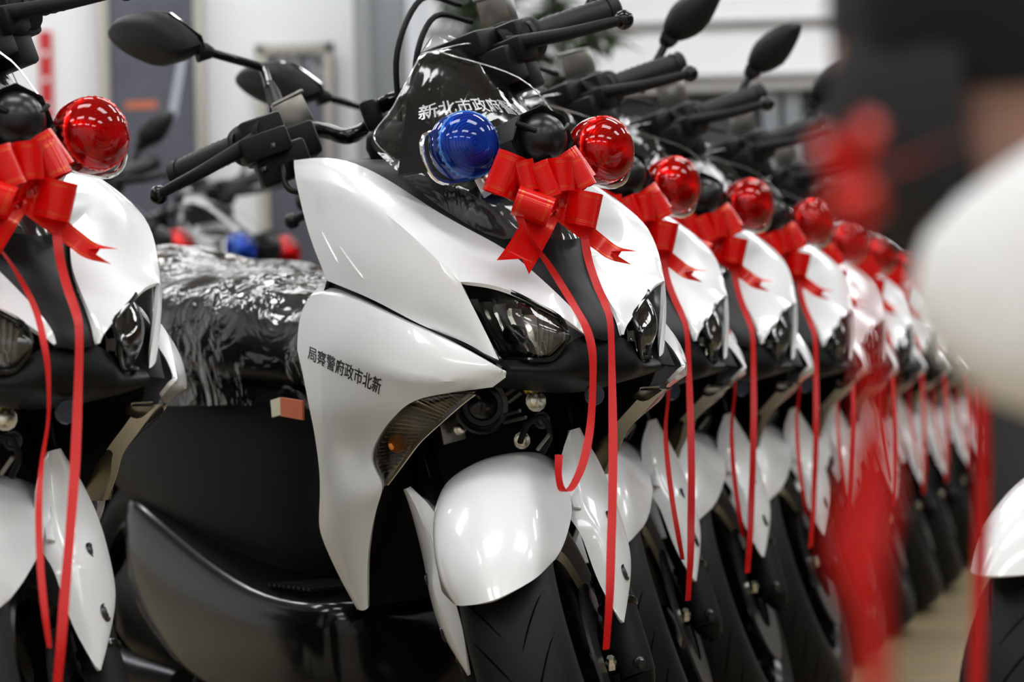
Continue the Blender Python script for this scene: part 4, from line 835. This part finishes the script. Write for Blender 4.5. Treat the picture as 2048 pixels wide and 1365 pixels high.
# ================================================================ blurred person close to the camera
def person():
    HX, HY, HZ = .262, 1.12, .785
    root = empty('person', 'blurred person bending close to the camera in white shirt and dark face mask', 'person', None, (.80, 1.2, 0))
    off = Vector((-.80, -1.2, 0))
    SKIN = mat('skin', (.42,.24,.18), .55); SHIRT = mat('white_shirt', (.78,.78,.78), .85); HAIR = mat('black_hair', (.006,.006,.006), .55, spec=.2); MASK = mat('dark_mask', (.03,.03,.033), .8, spec=.1); TROU = mat('dark_trousers', (.02,.02,.025), .8)
    def skin(name, chain, edges, m, sub=2, par=root):
        me = bpy.data.meshes.new(name); me.from_pydata([Vector(p)+off for p, r in chain], edges, []); o = link(name, me, par)
        md = o.modifiers.new('k', 'SKIN'); sv = me.skin_vertices[0].data
        for i, (p, r) in enumerate(chain): sv[i].radius = (r, r)
        sv[0].use_root = True; o.modifiers.new('s', 'SUBSURF').levels = sub
        dg = bpy.context.evaluated_depsgraph_get(); m2 = bpy.data.meshes.new_from_object(o.evaluated_get(dg)); o.modifiers.clear(); o.data = m2
        for p in m2.polygons: p.use_smooth = True
        m2.materials.clear(); m2.materials.append(m); return o
    # body: pelvis, spine, neck, both arms, both legs as one skinned figure
    ch = [((.86,1.22,.86),.15), ((.66,1.19,.80),.14), ((.46,1.15,.72),.15), ((.345,1.13,.675),.09), ((.315,1.125,.725),.055),
          ((.40,1.0,.668),.06), ((.180,.97,.648),.054), ((.30,.95,.70),.036), ((.345,.96,.765),.028),
          ((.40,1.28,.668),.06), ((.46,1.42,.63),.042), ((.41,1.47,.69),.032), ((.378,1.475,.71),.026),
          ((.85,1.12,.82),.11), ((.78,1.10,.45),.075), ((.86,1.12,.08),.05), ((.74,1.10,.04),.045),
          ((.85,1.32,.82),.11), ((.78,1.33,.45),.075), ((.86,1.32,.08),.05), ((.74,1.32,.04),.045)]
    body = skin('body', ch, [(0,1),(1,2),(2,3),(3,4),(3,5),(5,6),(6,7),(7,8),(3,9),(9,10),(10,11),(11,12),(0,13),(13,14),(14,15),(15,16),(0,17),(17,18),(18,19),(19,20)], SKIN)
    skin('shirt', [(ch[i][0], ch[i][1]*1.16+.008) for i in (0,1,2,3,5,6,9,10)]+[((.402,1.471,.695),.036),((.315,.952,.712),.048)], [(0,1),(1,2),(2,3),(3,4),(4,5),(3,6),(6,7),(7,8),(5,9)], SHIRT)
    skin('trousers', [(ch[i][0], ch[i][1]*1.1) for i in (0,13,14,15,17,18,19)], [(0,1),(1,2),(2,3),(0,4),(4,5),(5,6)], TROU)
    for kx, yy in ((16,1.10),(20,1.32)):
        bm = bmesh.new(); bmesh.ops.create_uvsphere(bm, u_segments=16, v_segments=10, radius=1, matrix=Matrix.Translation(Vector((.78,yy,.045))+off)@Matrix.Diagonal((.14,.05,.045,1))); finish('shoe', bm, HAIR, root)
    # head looking down to the left, face towards -x
    def ball(name, c_, r_, m, par, cut=None, seg=32, dent=None, solid=0):
        bm = bmesh.new(); bmesh.ops.create_uvsphere(bm, u_segments=seg, v_segments=seg//2, radius=1)
        if cut: bmesh.ops.delete(bm, geom=[v for v in bm.verts if not cut(v.co)], context='VERTS')
        for v in bm.verts:
            q = v.co.copy(); k = 1.0+(dent(q) if dent else 0); v.co = Vector((c_[0]+q.x*r_[0]*k, c_[1]+q.y*r_[1]*k, c_[2]+q.z*r_[2]*k))+off
        return finish(name, bm, m, par, solid=solid, angle=80)
    def face(q):
        d = 0.0
        if q.x < -.5 and abs(q.y) < .2 and -.3 < q.z < .15: d += .16*(1-abs(q.y)/.2)*(1-abs(q.z+.1)/.25) if abs(q.z+.1) < .25 else 0   # nose
        if q.x < -.4 and q.z < -.55: d += .06                                                                                         # chin
        if q.x < -.5 and .02 < q.z < .22 and .2 < abs(q.y) < .5: d -= .06                                                               # eye sockets
        return d
    hd = ball('head', (HX, HY, HZ), (.098, .076, .118), SKIN, body, dent=face, seg=48)
    for sd in (-1, 1):
        ball('ear', (HX+.012, HY+sd*.076, HZ-.005), (.018, .008, .032), SKIN, body)
        bm = bmesh.new(); bmesh.ops.create_uvsphere(bm, u_segments=12, v_segments=8, radius=.012, matrix=Matrix.Translation(Vector((HX-.083, HY+sd*.03, HZ+.014))+off)); finish('eye', bm, PRINTW, body)
    ball('hair', (HX+.004, HY, HZ+.012), (.113, .090, .125), HAIR, body, lambda q: q.z > -.42 or (q.x > .10 and q.z > -.62), dent=lambda q: .03*math.sin(q.y*9)*math.cos(q.x*7), solid=.006)
    ball('face_mask', (HX-.003, HY, HZ-.038), (.110, .086, .092), MASK, body, lambda q: q.x < -.42 and -.97 < q.z < .42, solid=.003)
    ball('collar', (.318, 1.125, .712), (.066, .066, .034), SHIRT, body, lambda q: abs(q.z) < .75, solid=.006)
    # hands: palm, four fingers of different length bent at the knuckles, thumb from the side of the palm
    def hand_at(wrist, d, n, up):
        d, n, up = Vector(d).normalized(), Vector(n).normalized(), Vector(up).normalized(); w_ = Vector(wrist)      # d along the hand, up across the palm, n out of the palm
        hand = skin('hand', [(w_, .023), (w_+d*.025, .026), (w_+d*.05, .028), (w_+d*.075, .025)], [(0,1),(1,2),(2,3)], SKIN, 2, body)
        for k, ln in enumerate((.92, 1.05, 1.0, .8)):
            b_ = w_+d*.078+up*(.026-.0175*k)
            skin('finger', [(b_, .0088), (b_+(d*.030+n*.008)*ln, .0085), (b_+(d*.042+n*.030)*ln, .0078), (b_+(d*.028+n*.044)*ln, .0068)], [(0,1),(1,2),(2,3)], SKIN, 2, hand)
        t_ = w_+d*.03+up*.024
        skin('thumb', [(t_, .0110), (t_+d*.024+up*.016+n*.012, .0098), (t_+d*.044+up*.010+n*.028, .0088)], [(0,1),(1,2)], SKIN, 2, hand)
    hand_at((.378,1.475,.71), (-.95,-.05,.2), (-.15,-.1,-.95), (0,-1,.1))
    hand_at((.345,.96,.765), (.2,.25,.95), (-.2,.95,-.2), (-.95,-.1,.2))
person()
# bow held in that hand, hanging close to the camera
def near_ribbon():
    K = at(1702, 350, .80); root = empty('gift_bow', 'blurred red bow with long ribbons hanging close to the camera', 'bow', None, K)
    rt_, up_, tc = Vector((1,0,0)), Vector((0,0,1)), Vector((0,-1,0))
    for ang, ln, wd in ((130,.016,.007),(70,.020,.006),(240,.018,.007),(300,.016,.006)):
        d_ = rt_*math.cos(R(ang))+up_*math.sin(R(ang)); pts = catmull([K, K+d_*ln*.6+tc*.008, K+d_*ln, K+d_*ln*.6-tc*.008, K+tc*.002], 6); ax = d_.cross(tc)
        ribbon('loop', [(p-ax*wd*.5, p+ax*wd*.5) for p in pts], RIBBON, root, K)
    def strm(o, org, pix, wd, tw=.6, fr=.16):
        pts = catmull([org]+[at(x, y, Y) for x, y, Y in pix], 5); rows = []
        for i, p in enumerate(pts):
            a_ = tw*math.sin(i*fr); e = Vector((math.cos(a_), math.sin(a_), 0)); w_ = wd[min(len(wd)-1, i*len(wd)//len(pts))]; rows.append((p-e*w_/2, p+e*w_/2))
        ribbon('streamer', rows, STREAM, o, org)
    strm(root, K, [(1722,520,.80),(1742,700,.80),(1748,880,.80),(1722,1040,.80),(1716,1130,.80),(1742,1250,.80),(1752,1420,.80)], (.005,.005,.006,.009,.016,.020,.019,.015,.010,.009))
    strm(root, K, [(1800,330,.83),(1950,270,.88),(2150,230,.92)], (.004,), 1.2)
    r2_ = empty('hanging_ribbon', 'narrow blurred red ribbon hanging in front of the lower right tyre', 'ribbon', None, at(2030, 430, 1.47))
    strm(r2_, at(2030, 430, 1.47), [(1985,520,1.47),(1968,680,1.47),(1966,850,1.47),(1964,1000,1.47),(1958,1200,1.47),(1950,1420,1.47)], (.0085,), .5)
near_ribbon()
